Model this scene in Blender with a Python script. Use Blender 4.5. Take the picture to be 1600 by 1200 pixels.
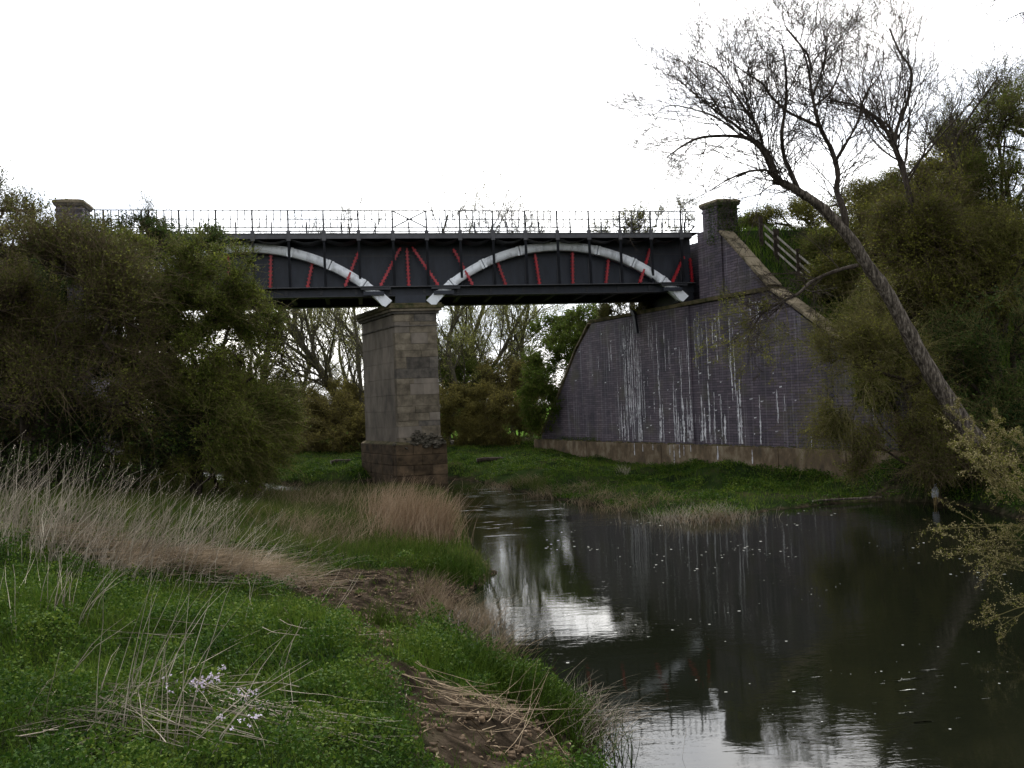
import bpy, math, random
import numpy as np
from math import sin, cos, tan, pi, radians, atan2, sqrt
for o in list(bpy.data.objects): bpy.data.objects.remove(o)
SC = bpy.context.scene; COL = SC.collection
rng = np.random.default_rng(7); random.seed(7)

# ------------------------------------------------------------------ camera
FPX = 1331.0; CAMZ = 3.4; PITCH = .024037; ROLL = .0388
Fv = np.array([0, cos(PITCH), sin(PITCH)]); R0 = np.array([1, 0, 0.]); U0 = np.array([0, -sin(PITCH), cos(PITCH)])
Rv = cos(ROLL)*R0 - sin(ROLL)*U0; Uv = sin(ROLL)*R0 + cos(ROLL)*U0
cd = bpy.data.cameras.new('camera'); cam = bpy.data.objects.new('camera', cd); COL.objects.link(cam)
from mathutils import Matrix, Vector
cam.matrix_world = Matrix(((Rv[0], Uv[0], -Fv[0], 0), (Rv[1], Uv[1], -Fv[1], 0), (Rv[2], Uv[2], -Fv[2], CAMZ), (0, 0, 0, 1)))
cd.sensor_width = 36; cd.lens = 36*FPX/1600; cd.clip_end = 3000; cd.clip_start = .05
SC.camera = cam
SC.render.resolution_x = 1024; SC.render.resolution_y = 768

# ------------------------------------------------------------------ sky, sun, exposure
SUN_EL = radians(48); SUN_AZ = radians(4)         # azimuth from +Y towards +X: behind the bridge
w = bpy.data.worlds.new('World'); SC.world = w; w.use_nodes = True
nt = w.node_tree; nt.nodes.clear()
def wn(t): return nt.nodes.new(t)
sky = wn('ShaderNodeTexSky'); sky.sky_type = 'NISHITA'; sky.sun_disc = False
sky.sun_elevation = SUN_EL; sky.sun_rotation = SUN_AZ; sky.dust_density = 3.0; sky.air_density = 1.3; sky.altitude = 50
hs = wn('ShaderNodeHueSaturation'); hs.inputs['Saturation'].default_value = .16
nt.links.new(sky.outputs[0], hs.inputs['Color'])
tc = wn('ShaderNodeTexCoord'); mp = wn('ShaderNodeMapping'); mp.inputs['Scale'].default_value = (1, 1, 2.6)
nz = wn('ShaderNodeTexNoise'); nz.inputs['Scale'].default_value = 2.6; nz.inputs['Detail'].default_value = 7; nz.inputs['Roughness'].default_value = .58
nt.links.new(tc.outputs['Generated'], mp.inputs[0]); nt.links.new(mp.outputs[0], nz.inputs['Vector'])
cr = wn('ShaderNodeValToRGB'); cr.color_ramp.elements[0].position = .36; cr.color_ramp.elements[0].color = (.62, .66, .74, 1)
cr.color_ramp.elements[1].position = .66; cr.color_ramp.elements[1].color = (1.25, 1.22, 1.17, 1)
nt.links.new(nz.outputs[0], cr.inputs[0])
mx = wn('ShaderNodeMix'); mx.data_type = 'RGBA'; mx.blend_type = 'MULTIPLY'; mx.inputs[0].default_value = 1
nt.links.new(hs.outputs[0], mx.inputs[6]); nt.links.new(cr.outputs[0], mx.inputs[7])
bg = wn('ShaderNodeBackground'); bg.inputs[1].default_value = .15
wo = wn('ShaderNodeOutputWorld')
nt.links.new(mx.outputs[2], bg.inputs[0]); nt.links.new(bg.outputs[0], wo.inputs[0])
sl = bpy.data.lights.new('sun', 'SUN'); sl.energy = 1.0; sl.angle = radians(20); sl.color = (1, .95, .88)
so = bpy.data.objects.new('sun', sl); COL.objects.link(so)
sd_ = Vector((sin(SUN_AZ)*cos(SUN_EL), cos(SUN_AZ)*cos(SUN_EL), sin(SUN_EL)))
so.rotation_euler = sd_.to_track_quat('Z', 'Y').to_euler()
SC.view_settings.view_transform = 'Standard'; SC.view_settings.look = 'None'
SC.view_settings.gamma = 1; SC.view_settings.use_curve_mapping = False
SC.view_settings.exposure = 1.28
SC.cycles.max_bounces = 6; SC.cycles.transparent_max_bounces = 8; SC.cycles.caustics_reflective = False; SC.cycles.caustics_refractive = False

# ------------------------------------------------------------------ materials
def newmat(name):
    m = bpy.data.materials.new(name); m.use_nodes = True
    return m, m.node_tree, m.node_tree.nodes, m.node_tree.nodes['Principled BSDF']
def ramp(n, stops):
    r = n.new('ShaderNodeValToRGB'); e = r.color_ramp.elements
    while len(e) < len(stops): e.new(.5)
    for i, (p, c) in enumerate(stops): e[i].position = p; e[i].color = (*c, 1)
    return r
def surf(name, c1, c2, scale=4, rough=.85, bump=.3, bscale=40, c3=None, detail=8, metal=0, lo=.35, hi=.65, stretch=(1, 1, 1), bdist=.02, objrand=0.):
    """noise-mottled surface with fine relief"""
    m, t, n, b = newmat(name)
    tcn = n.new('ShaderNodeTexCoord'); mp = n.new('ShaderNodeMapping'); mp.inputs['Scale'].default_value = stretch
    geo = n.new('ShaderNodeNewGeometry')
    t.links.new(geo.outputs['Position'], mp.inputs[0])
    a = n.new('ShaderNodeTexNoise'); a.inputs['Scale'].default_value = scale; a.inputs['Detail'].default_value = detail; a.inputs['Roughness'].default_value = .65
    t.links.new(mp.outputs[0], a.inputs['Vector'])
    st = [(lo, c1), (hi, c2)]
    if c3: st = [(lo, c1), ((lo+hi)/2, c3), (hi, c2)]
    r = ramp(n, st); t.links.new(a.outputs[0], r.inputs[0])
    out = r.outputs[0]
    if objrand:
        oi = n.new('ShaderNodeObjectInfo'); mr = n.new('ShaderNodeMapRange'); mr.inputs[3].default_value = 1-objrand; mr.inputs[4].default_value = 1+objrand
        t.links.new(oi.outputs['Random'], mr.inputs[0])
        mm = n.new('ShaderNodeMix'); mm.data_type = 'RGBA'; mm.blend_type = 'MULTIPLY'; mm.inputs[0].default_value = 1
        t.links.new(out, mm.inputs[6]); t.links.new(mr.outputs[0], mm.inputs[7]); out = mm.outputs[2]
    t.links.new(out, b.inputs['Base Color']); b.inputs['Roughness'].default_value = rough; b.inputs['Metallic'].default_value = metal
    q = n.new('ShaderNodeTexNoise'); q.inputs['Scale'].default_value = bscale; q.inputs['Detail'].default_value = 5
    t.links.new(mp.outputs[0], q.inputs['Vector'])
    b.inputs['Specular IOR Level'].default_value = .5 if rough < .7 else .07
    bm = n.new('ShaderNodeBump'); bm.inputs['Strength'].default_value = bump; bm.inputs['Distance'].default_value = bdist
    t.links.new(q.outputs[0], bm.inputs['Height']); t.links.new(bm.outputs[0], b.inputs['Normal'])
    return m
def leafmat(name, cols, trans=.35, rough=.6, nscale=.9):
    """leaves: colour varies from leaf to leaf and in patches; part of the light passes through"""
    m, t, n, b = newmat(name)
    geo = n.new('ShaderNodeNewGeometry')
    st = [((i+.0)/(len(cols)-1), c) for i, c in enumerate(cols)]
    a = n.new('ShaderNodeTexNoise'); a.inputs['Scale'].default_value = nscale; a.inputs['Detail'].default_value = 3
    t.links.new(geo.outputs['Position'], a.inputs['Vector'])
    mm = n.new('ShaderNodeMath'); mm.operation = 'MULTIPLY_ADD'; mm.inputs[1].default_value = .55
    t.links.new(geo.outputs['Random Per Island'], mm.inputs[0])
    m2 = n.new('ShaderNodeMath'); m2.operation = 'MULTIPLY_ADD'; m2.inputs[1].default_value = 1.5; m2.inputs[2].default_value = -.52
    t.links.new(a.outputs[0], m2.inputs[0]); t.links.new(m2.outputs[0], mm.inputs[2])
    r = ramp(n, st); t.links.new(mm.outputs[0], r.inputs[0])
    t.links.new(r.outputs[0], b.inputs['Base Color']); b.inputs['Roughness'].default_value = rough
    b.inputs['Specular IOR Level'].default_value = .05
    if trans:
        tr = n.new('ShaderNodeBsdfTranslucent'); t.links.new(r.outputs[0], tr.inputs[0])
        ms = n.new('ShaderNodeMixShader'); ms.inputs[0].default_value = trans
        t.links.new(b.outputs[0], ms.inputs[1]); t.links.new(tr.outputs[0], ms.inputs[2])
        t.links.new(ms.outputs[0], n['Material Output'].inputs[0])
    return m

M = {}
M['bark'] = surf('bark_grey_brown', (.022, .017, .013), (.085, .068, .054), 9, .9, 1., 34, stretch=(2, 2, .45))
M['bark_pale'] = surf('bark_pale_grey', (.030, .025, .020), (.25, .215, .175), 7, .9, 1., 30, c3=(.095, .078, .062), stretch=(2.4, 2.4, .5), lo=.38, hi=.66)
M['bark_dark'] = surf('bark_dark', (.018, .014, .011), (.06, .047, .036), 6, .9, .5, 30)
M['twig_olive'] = surf('twig_olive', (.07, .062, .025), (.19, .165, .065), 3, .85, .1, 30)
M['twig_brown'] = surf('twig_brown', (.06, .045, .028), (.16, .12, .07), 3, .85, .1, 30)
M['leaf_hawthorn'] = leafmat('leaf_hawthorn', [(.022, .036, .007), (.078, .100, .017), (.21, .235, .04)])
M['leaf_dark'] = leafmat('leaf_ivy_dark', [(.010, .022, .007), (.034, .060, .014), (.11, .15, .035)], .3, .5)
M['leaf_brown'] = leafmat('leaf_brown_bud', [(.028, .034, .010), (.078, .084, .020), (.19, .19, .045)], .4)
M['leaf_olive'] = leafmat('leaf_olive', [(.032, .036, .009), (.098, .102, .020), (.23, .225, .045)], .4)
M['bark_far'] = surf('bark_far_olive', (.05, .045, .03), (.13, .115, .08), 5, .9, .5, 20, stretch=(1, 1, .5))
M['leaf_scrub'] = leafmat('leaf_scrub', [(.07, .062, .018), (.17, .148, .042), (.32, .28, .08)], .5)
M['leaf_willow'] = leafmat('leaf_willow_pale', [(.13, .14, .035), (.24, .25, .07), (.38, .38, .12)], .55)
M['leaf_green'] = leafmat('leaf_fresh_green', [(.035, .065, .010), (.085, .13, .02), (.17, .22, .04)], .4)
M['catkin'] = leafmat('catkin_yellow', [(.12, .10, .04), (.24, .20, .09), (.42, .37, .2)], .2)
M['grass'] = leafmat('grass_blade', [(.028, .054, .007), (.062, .112, .012), (.14, .18, .032)], .35, nscale=.5)
M['grass_dull'] = leafmat('grass_dull', [(.028, .046, .010), (.06, .080, .018), (.13, .125, .04)], .3, nscale=.7)
M['herb'] = leafmat('herb_leaf', [(.009, .026, .005), (.040, .082, .010), (.125, .165, .022)], .3, nscale=1.6)
M['straw'] = leafmat('dead_straw', [(.12, .098, .074), (.34, .29, .225), (.62, .55, .45)], .2, nscale=1.)
M['straw_red'] = leafmat('dead_sedge_tan', [(.13, .095, .058), (.26, .195, .125), (.46, .365, .25)], .25, nscale=1.)
M['leaf_bright'] = leafmat('leaf_bright', [(.10, .20, .03), (.17, .30, .04), (.26, .40, .07)], .35)
M['straw_tan'] = leafmat('dead_sedge_pale', [(.24, .165, .10), (.38, .275, .18), (.58, .46, .33)], .3, nscale=1.)
M['petal'] = leafmat('petal_lilac', [(.5, .42, .55), (.66, .58, .7), (.8, .76, .84)], .3)
M['stone'] = surf('sandstone', (.088, .074, .055), (.235, .198, .145), 2.6, .9, .9, 20, c3=(.155, .130, .095), objrand=.15)
M['stone_dark'] = surf('sandstone_sooty', (.060, .055, .048), (.15, .13, .108), 3, .9, .8, 25, objrand=.2)
M['stone_smooth'] = surf('sandstone_smooth', (.115, .100, .082), (.245, .208, .168), 1.4, .9, .35, 30, objrand=.1, stretch=(1, 1, .45))
M['stone_mossy'] = surf('sandstone_mossy', (.045, .05, .022), (.15, .12, .075), 3.2, .95, .9, 20, c3=(.10, .085, .045), objrand=.15)
M['stone_base'] = surf('pier_base_stone', (.04, .03, .02), (.13, .09, .055), 2.5, .85, .7, 18, objrand=.2)
M['coping'] = surf('coping_stone', (.05, .045, .028), (.21, .175, .12), 2.6, .9, .7, 24, c3=(.2, .165, .11), objrand=.2)
M['concrete'] = surf('footing_concrete', (.085, .068, .048), (.26, .215, .15), 1.8, .9, .6, 12, c3=(.15, .11, .07), stretch=(1, 1, .6), objrand=.12)
M['steel'] = surf('blue_grey_paint', (.009, .012, .020), (.020, .025, .039), 3.5, .6, .2, 30, stretch=(1, 1, .25), objrand=.10)
M['steel_dark'] = surf('dark_grey_paint', (.007, .008, .012), (.016, .017, .025), 2, .5, .15, 30)
M['steel_grey'] = surf('walkway_grey_paint', (.048, .047, .052), (.088, .086, .093), 2, .6, .2, 30)
M['steel_red'] = surf('red_paint', (.22, .003, .008), (.46, .006, .017), 3, .45, .15, 30)
M['steel_white'] = surf('white_paint', (.50, .51, .54), (.88, .90, .93), 3.2, .5, .2, 30, lo=.3, hi=.5, stretch=(1, 1, .5))
M['wood'] = surf('weathered_wood', (.20, .18, .15), (.42, .39, .34), 8, .9, .5, 40, stretch=(1, 1, .3))
M['rock'] = surf('rubble_rock', (.03, .028, .02), (.16, .14, .11), 6, .95, .8, 20)
M['mud'] = surf('bank_mud', (.045, .030, .018), (.12, .082, .05), 3, .8, .9, 20)
M['lime'] = surf('lime_deposit', (.30, .29, .31), (.86, .85, .87), 6, .9, .8, 30, stretch=(1, 1, .4))
M['heron_grey'] = surf('heron_grey', (.25, .27, .30), (.42, .44, .47), 12, .8, .2, 60)
M['heron_white'] = surf('heron_white', (.55, .55, .55), (.7, .7, .7), 12, .8, .2, 60)
M['heron_bill'] = surf('heron_bill', (.30, .20, .07), (.4, .28, .1), 12, .6, .1, 60)
M['foam'] = surf('foam', (.22, .23, .2), (.6, .6, .55), 9, .8, .2, 60)  # for the foam flecks, and the white of the painted sky-reflection streaks

def brickmat(name, stretch_u=1.0):
    m, t, n, b = newmat(name)
    uv = n.new('ShaderNodeTexCoord')
    br = n.new('ShaderNodeTexBrick'); br.inputs['Scale'].default_value = 1
    br.inputs['Brick Width'].default_value = .46; br.inputs['Row Height'].default_value = .115; br.inputs['Mortar Size'].default_value = .014
    br.inputs['Mortar Smooth'].default_value = .25; br.inputs['Bias'].default_value = -.1
    br.inputs['Color1'].default_value = (.074, .062, .078, 1); br.inputs['Color2'].default_value = (.142, .118, .138, 1); br.inputs['Mortar'].default_value = (.030, .026, .030, 1)
    t.links.new(uv.outputs['UV'], br.inputs['Vector'])
    # damp, sooty and mossy patches running down the wall
    mp = n.new('ShaderNodeMapping'); mp.inputs['Scale'].default_value = (.55, .16, 1); t.links.new(uv.outputs['UV'], mp.inputs[0])
    a = n.new('ShaderNodeTexNoise'); a.inputs['Scale'].default_value = 1.6; a.inputs['Detail'].default_value = 6; t.links.new(mp.outputs[0], a.inputs['Vector'])
    r = ramp(n, [(.34, (.50, .49, .56)), (.5, (.95, .9, .95)), (.68, (1.25, 1.15, 1.12))]); t.links.new(a.outputs[0], r.inputs[0])
    mm = n.new('ShaderNodeMix'); mm.data_type = 'RGBA'; mm.blend_type = 'MULTIPLY'; mm.inputs[0].default_value = 1
    t.links.new(br.outputs[0], mm.inputs[6]); t.links.new(r.outputs[0], mm.inputs[7])
    # mossy top
    c = n.new('ShaderNodeTexNoise'); c.inputs['Scale'].default_value = .9; c.inputs['Detail'].default_value = 9; t.links.new(uv.outputs['UV'], c.inputs['Vector'])
    r2 = ramp(n, [(.52, (0, 0, 0)), (.72, (.7, .7, .7))]); t.links.new(c.outputs[0], r2.inputs[0])
    m2 = n.new('ShaderNodeMix'); m2.data_type = 'RGBA'; t.links.new(r2.outputs[0], m2.inputs[0]); t.links.new(mm.outputs[2], m2.inputs[6]); m2.inputs[7].default_value = (.075, .072, .042, 1)
    # fine pale bloom in vertical strokes
    mp3 = n.new('ShaderNodeMapping'); mp3.inputs['Scale'].default_value = (9, .25, 1); t.links.new(uv.outputs['UV'], mp3.inputs[0])
    d = n.new('ShaderNodeTexNoise'); d.inputs['Scale'].default_value = 1; d.inputs['Detail'].default_value = 4; t.links.new(mp3.outputs[0], d.inputs['Vector'])
    r3 = ramp(n, [(.54, (0, 0, 0)), (.78, (.42, .42, .42))]); t.links.new(d.outputs[0], r3.inputs[0])
    m3 = n.new('ShaderNodeMix'); m3.data_type = 'RGBA'; t.links.new(r3.outputs[0], m3.inputs[0]); t.links.new(m2.outputs[2], m3.inputs[6]); m3.inputs[7].default_value = (.34, .33, .36, 1)
    t.links.new(m3.outputs[2], b.inputs['Base Color']); b.inputs['Roughness'].default_value = .7
    bm = n.new('ShaderNodeBump'); bm.inputs['Strength'].default_value = .9; bm.inputs['Distance'].default_value = .02; bm.invert = True
    t.links.new(br.outputs['Fac'], bm.inputs['Height']); t.links.new(bm.outputs[0], b.inputs['Normal'])
    return m
M['brick'] = brickmat('blue_engineering_brick')

# water
m, t, n, b = newmat('river_water')
b.inputs['Base Color'].default_value = (.006, .007, .004, 1); b.inputs['Roughness'].default_value = .03; b.inputs['IOR'].default_value = 1.36
geo = n.new('ShaderNodeNewGeometry')
mp = n.new('ShaderNodeMapping'); mp.inputs['Scale'].default_value = (.55, 1.5, 1); t.links.new(geo.outputs['Position'], mp.inputs[0])
a = n.new('ShaderNodeTexNoise'); a.inputs['Scale'].default_value = 3.5; a.inputs['Detail'].default_value = 4; a.inputs['Distortion'].default_value = .6
t.links.new(mp.outputs[0], a.inputs['Vector'])
a2 = n.new('ShaderNodeTexNoise'); a2.inputs['Scale'].default_value = 14; a2.inputs['Detail'].default_value = 2; t.links.new(mp.outputs[0], a2.inputs['Vector'])
a3 = n.new('ShaderNodeTexNoise'); a3.inputs['Scale'].default_value = .35; a3.inputs['Detail'].default_value = 3; t.links.new(geo.outputs['Position'], a3.inputs['Vector'])
rr = ramp(n, [(.42, (.25, .25, .25)), (.62, (1., 1., 1.))]); t.links.new(a3.outputs[0], rr.inputs[0])
ad = n.new('ShaderNodeMath'); ad.operation = 'MULTIPLY_ADD'; ad.inputs[1].default_value = .3; t.links.new(a2.outputs[0], ad.inputs[0]); t.links.new(a.outputs[0], ad.inputs[2])
sx = n.new('ShaderNodeSeparateXYZ'); t.links.new(geo.outputs['Position'], sx.inputs[0])
rf = n.new('ShaderNodeMapRange'); rf.inputs[1].default_value = 20; rf.inputs[2].default_value = 29; rf.inputs[3].default_value = .75; rf.inputs[4].default_value = 5; t.links.new(sx.outputs['Y'], rf.inputs[0])
mr_ = n.new('ShaderNodeMath'); mr_.operation = 'MULTIPLY'; t.links.new(rr.outputs[0], mr_.inputs[0]); t.links.new(rf.outputs[0], mr_.inputs[1])
ml = n.new('ShaderNodeMath'); ml.operation = 'MULTIPLY'; t.links.new(ad.outputs[0], ml.inputs[0]); t.links.new(mr_.outputs[0], ml.inputs[1])
bm = n.new('ShaderNodeBump'); bm.inputs['Strength'].default_value = .45; bm.inputs['Distance'].default_value = .008
t.links.new(ml.outputs[0], bm.inputs['Height']); t.links.new(bm.outputs[0], b.inputs['Normal'])
M['water'] = m

# ground: soil, mud and green moss/grass, with the mud where the bank is bare
m, t, n, b = newmat('ground')
geo = n.new('ShaderNodeNewGeometry')
at_ = n.new('ShaderNodeAttribute'); at_.attribute_name = 'bare'
a = n.new('ShaderNodeTexNoise'); a.inputs['Scale'].default_value = 1.2; a.inputs['Detail'].default_value = 8; t.links.new(geo.outputs['Position'], a.inputs['Vector'])
rg = ramp(n, [(.35, (.010, .016, .006)), (.55, (.018, .030, .009)), (.7, (.034, .036, .015))]); t.links.new(a.outputs[0], rg.inputs[0])
a2 = n.new('ShaderNodeTexNoise'); a2.inputs['Scale'].default_value = 5; a2.inputs['Detail'].default_value = 9; t.links.new(geo.outputs['Position'], a2.inputs['Vector'])
rm = ramp(n, [(.35, (.010, .008, .006)), (.5, (.026, .020, .014)), (.68, (.062, .047, .034))]); t.links.new(a2.outputs[0], rm.inputs[0])
mm = n.new('ShaderNodeMix'); mm.data_type = 'RGBA'; t.links.new(at_.outputs['Fac'], mm.inputs[0]); t.links.new(rg.outputs[0], mm.inputs[6]); t.links.new(rm.outputs[0], mm.inputs[7])
at2 = n.new('ShaderNodeAttribute'); at2.attribute_name = 'meadow'
m4 = n.new('ShaderNodeMix'); m4.data_type = 'RGBA'; t.links.new(at2.outputs['Fac'], m4.inputs[0]); t.links.new(mm.outputs[2], m4.inputs[6]); m4.inputs[7].default_value = (.09, .17, .028, 1)
t.links.new(m4.outputs[2], b.inputs['Base Color']); b.inputs['Roughness'].default_value = .95; b.inputs['Specular IOR Level'].default_value = 0
q = n.new('ShaderNodeTexNoise'); q.inputs['Scale'].default_value = 14; q.inputs['Detail'].default_value = 8; t.links.new(geo.outputs['Position'], q.inputs['Vector'])
bm = n.new('ShaderNodeBump'); bm.inputs['Strength'].default_value = 1; bm.inputs['Distance'].default_value = .05
t.links.new(q.outputs[0], bm.inputs['Height']); t.links.new(bm.outputs[0], b.inputs['Normal'])
M['ground'] = m

# ------------------------------------------------------------------ helpers
def tag(o, label=None, cat=None, group=None, kind=None):
    if label: o['label'] = label
    if cat: o['category'] = cat
    if group: o['group'] = group
    if kind: o['kind'] = kind
    return o
def link(name, me, mat=None, parent=None):
    o = bpy.data.objects.new(name, me); COL.objects.link(o)
    if mat is not None and len(me.materials) == 0: me.materials.append(M[mat] if isinstance(mat, str) else mat)
    if parent is not None: o.parent = parent
    return o
def root(name, loc, label, cat, group=None):
    o = bpy.data.objects.new(name, None); COL.objects.link(o); o.location = Vector([float(v) for v in loc]); o.empty_display_size = .3
    return tag(o, label, cat, group)
def np_mesh(name, V, Fq, uv=None):
    """V (n,3), Fq (m,k) faces all of the same size k"""
    V = np.asarray(V, np.float32); Fq = np.asarray(Fq, np.int32); k = Fq.shape[1]
    me = bpy.data.meshes.new(name); me.vertices.add(len(V)); me.vertices.foreach_set('co', V.ravel())
    me.loops.add(Fq.size); me.loops.foreach_set('vertex_index', Fq.ravel())
    me.polygons.add(len(Fq)); me.polygons.foreach_set('loop_start', np.arange(0, Fq.size, k, dtype=np.int32))
    if uv is not None:
        l = me.uv_layers.new(name='UVMap'); l.data.foreach_set('uv', np.asarray(uv, np.float32)[Fq.ravel()].ravel())
    me.update(calc_edges=True); me.validate(); return me
class PB:
    """collects polygons for one mesh"""
    def __init__(s): s.v = []; s.f = []; s.uv = []
    def poly(s, pts): i = len(s.v); s.v += [tuple(float(c) for c in p) for p in pts]; s.f.append(tuple(range(i, i+len(pts))))
    def hexa(s, b, t):
        """b, t: 4 bottom / 4 top corners, same order"""
        i = len(s.v); s.v += [tuple(float(c) for c in p) for p in list(b)+list(t)]
        s.f += [(i+3, i+2, i+1, i), (i+4, i+5, i+6, i+7)] + [(i+j, i+(j+1) % 4, i+4+(j+1) % 4, i+4+j) for j in range(4)]
    def bar(s, p, q, wv, hv):
        p, q, wv, hv = map(np.asarray, (p, q, wv, hv))
        s.hexa([p-wv-hv, p+wv-hv, p+wv+hv, p-wv+hv], [q-wv-hv, q+wv-hv, q+wv+hv, q-wv+hv])
    def mesh(s, name, origin=(0, 0, 0)):
        me = bpy.data.meshes.new(name); o = np.asarray(origin)
        me.from_pydata([tuple(np.asarray(v)-o) for v in s.v], [], s.f); me.update()
        import bmesh
        bm = bmesh.new(); bm.from_mesh(me); bmesh.ops.recalc_face_normals(bm, faces=bm.faces); bm.to_mesh(me); bm.free()
        return me
def part(name, pb, mat, parent):
    o = link(name, pb.mesh(name, parent.location if parent is not None else (0, 0, 0)), mat, parent); return o
def bevel(o, w=.01, seg=1):
    md = o.modifiers.new('bevel', 'BEVEL'); md.width = w; md.segments = seg; md.limit_method = 'ANGLE'; return o
def nrm(a): return a/np.maximum(np.linalg.norm(a, axis=-1, keepdims=True), 1e-9)

def tubes(P0, P1, r0, r1, sides=4):
    """prisms for many segments at once"""
    P0 = np.asarray(P0, float); P1 = np.asarray(P1, float); d = nrm(P1-P0)
    ref = np.where(np.abs(d[:, 2:3]) > .9, np.array([[1., 0, 0]]), np.array([[0, 0, 1.]]))
    a = nrm(np.cross(d, ref)); b_ = np.cross(d, a); n = len(P0)
    an = np.arange(sides)*2*pi/sides; ca, sa = np.cos(an), np.sin(an)
    ring = a[:, None]*ca[None, :, None]+b_[:, None]*sa[None, :, None]
    V = np.concatenate([P0[:, None]+ring*np.asarray(r0)[:, None, None], P1[:, None]+ring*np.asarray(r1)[:, None, None]], 1).reshape(-1, 3)
    base = np.arange(n)[:, None, None]*2*sides; j = np.arange(sides)
    f = np.stack([j, (j+1) % sides, sides+(j+1) % sides, sides+j], 1)[None]
    return V, (base+f).reshape(-1, 4)
def merge(parts):
    V = []; Fs = []; k = 0
    for v, f in parts: V.append(v); Fs.append(f+k); k += len(v)
    return np.concatenate(V), np.concatenate(Fs)
def leaves(P, size, L=1.0, W=.55, updir=None, flat=0., r=None, dirs=None):
    """a rhombic, slightly folded leaf at every point"""
    r = r or rng; n = len(P)
    d = nrm(r.normal(size=(n, 3))) if dirs is None else nrm(dirs+.35*r.normal(size=(n, 3)))
    nn = r.normal(size=(n, 3)); nn[:, 2] += flat; nn = nrm(nn); s = nrm(np.cross(d, nn)); up = np.cross(s, d)
    sz = np.asarray(size)*r.uniform(.6, 1.35, n); sz = sz[:, None]
    V = np.stack([P, P+d*sz*L*.5+s*sz*W*.5+up*sz*.08, P+d*sz*L, P+d*sz*L*.5-s*sz*W*.5+up*sz*.08], 1).reshape(-1, 3)
    return V, np.arange(4*n).reshape(-1, 4)
def blades(P, h, wid, lean, r=None, seg=2, sdir=None):
    """curved tapering blades: P base, h height(n), lean (n,2) horizontal reach of the tip"""
    r = r or rng; n = len(P); th = r.uniform(0, pi, n); s = np.stack([np.cos(th), np.sin(th), 0*th], 1)*np.asarray(wid)[:, None]*.5
    V = []
    for k in range(seg+1):
        f = k/seg; c = P+np.stack([lean[:, 0]*f**1.8, lean[:, 1]*f**1.8, h*(f-.25*f*f*np.minimum(np.hypot(lean[:, 0], lean[:, 1])/np.maximum(h, .01), 1.5))], 1)
        wd = (1-f*.85)
        V.append(c-s*wd); V.append(c+s*wd)
    V = np.stack(V, 1).reshape(-1, 3); q = 2*(seg+1); b0 = np.arange(n)[:, None, None]*q
    f = np.array([[2*k, 2*k+1, 2*k+3, 2*k+2] for k in range(seg)])[None]
    return V, (b0+f).reshape(-1, 4)

# ------------------------------------------------------------------ frames of the bridge and the abutment
TH = .1794; A0 = np.array([-4.970, 38.010, 0.]); UD = np.array([cos(TH), sin(TH), 0.]); ND = np.array([-sin(TH), cos(TH), 0.]); UP = np.array([0, 0, 1.])
WD = np.array([.48135, -.87653, 0.]); WN = np.array([.87653, .48135, 0.]); W0 = np.array([8.059, 40.440, 0.])   # wall line, WN points into the bank
def B(s, t, z): return A0+s*UD+t*ND+z*UP
def Wp(a, w, z): return W0+a*WD+w*WN+z*UP

RIVER = np.array([(-3.0, -12), (3.2, -6), (3.0, 0), (1.9, 4), (.75, 7), (.49, 8.0), (.88, 9.17), (.36, 9.61), (-.07, 9.86), (-.22, 11.06), (-.63, 11.83), (-.97, 13.04), (-1.3, 14.0), (-1.1, 14.9), (-.71, 16.2), (-.45, 17.3), (-.87, 19.28), (-1.2, 21.61), (-1.76, 26.76), (-2.4, 31.49),
 (-3.2, 34.0), (-5.0, 34.3), (-7, 33.6), (-8.71, 33.0), (-10.86, 35.64), (-13.2, 39.5), (-15.2, 42.38), (-18.2, 44.3), (-26, 49), (-40, 60), (-60, 66), (-60, 78), (-38, 68), (-25.83, 57.5), (-21.5, 56.), (-19.08, 52.5), (-15.45, 48.0), (-12.8, 43.5), (-11.2, 41.05), (-10.03, 40.3), (-7.0, 40.4),
 (-2.54, 39.9), (-1.29, 37.4), (-.16, 34.16), (.99, 30.72), (2.01, 28.97), (3.06, 26.87), (3.82, 24.6), (4.76, 23.3), (5.91, 23.6), (7.27, 24.98), (9.55, 25.9), (11.12, 26.3), (12.24, 25.6), (13.0, 23.8), (12.5, 20), (10.6, 15), (9., 11), (8.6, 6), (9, 0), (10, -12)])
def seg_dist(X, Y, poly):
    d = np.full(X.shape, 1e9); ins = np.zeros(X.shape, bool); n = len(poly)
    for i in range(n):
        x0, y0 = poly[i]; x1, y1 = poly[(i+1) % n]; dx, dy = x1-x0, y1-y0
        t_ = np.clip(((X-x0)*dx+(Y-y0)*dy)/(dx*dx+dy*dy), 0, 1)
        d = np.minimum(d, np.hypot(X-x0-t_*dx, Y-y0-t_*dy))
        c = ((y0 > Y) != (y1 > Y)); xi = x0+(Y-y0)*dx/(dy if abs(dy) > 1e-9 else 1e-9)
        ins ^= c & (X < xi)
    return d, ins
def sm(a, b, x): u = np.clip((x-a)/(b-a), 0, 1); return u*u*(3-2*u)
def vnoise(X, Y, s, seed=0):
    X = X*s+seed*17.3; Y = Y*s-seed*9.1; xi = np.floor(X).astype(int); yi = np.floor(Y).astype(int); fx = X-xi; fy = Y-yi
    fx = fx*fx*(3-2*fx); fy = fy*fy*(3-2*fy)
    def h(i, j):
        v = np.sin(i*127.1+j*311.7+seed*74.7)*43758.5453; return v-np.floor(v)
    return (h(xi, yi)*(1-fx)+h(xi+1, yi)*fx)*(1-fy)+(h(xi, yi+1)*(1-fx)+h(xi+1, yi+1)*fx)*fy
T0 = float((Wp(2.92, 0, 0)-A0) @ ND)            # near edge of the embankment top
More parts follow.
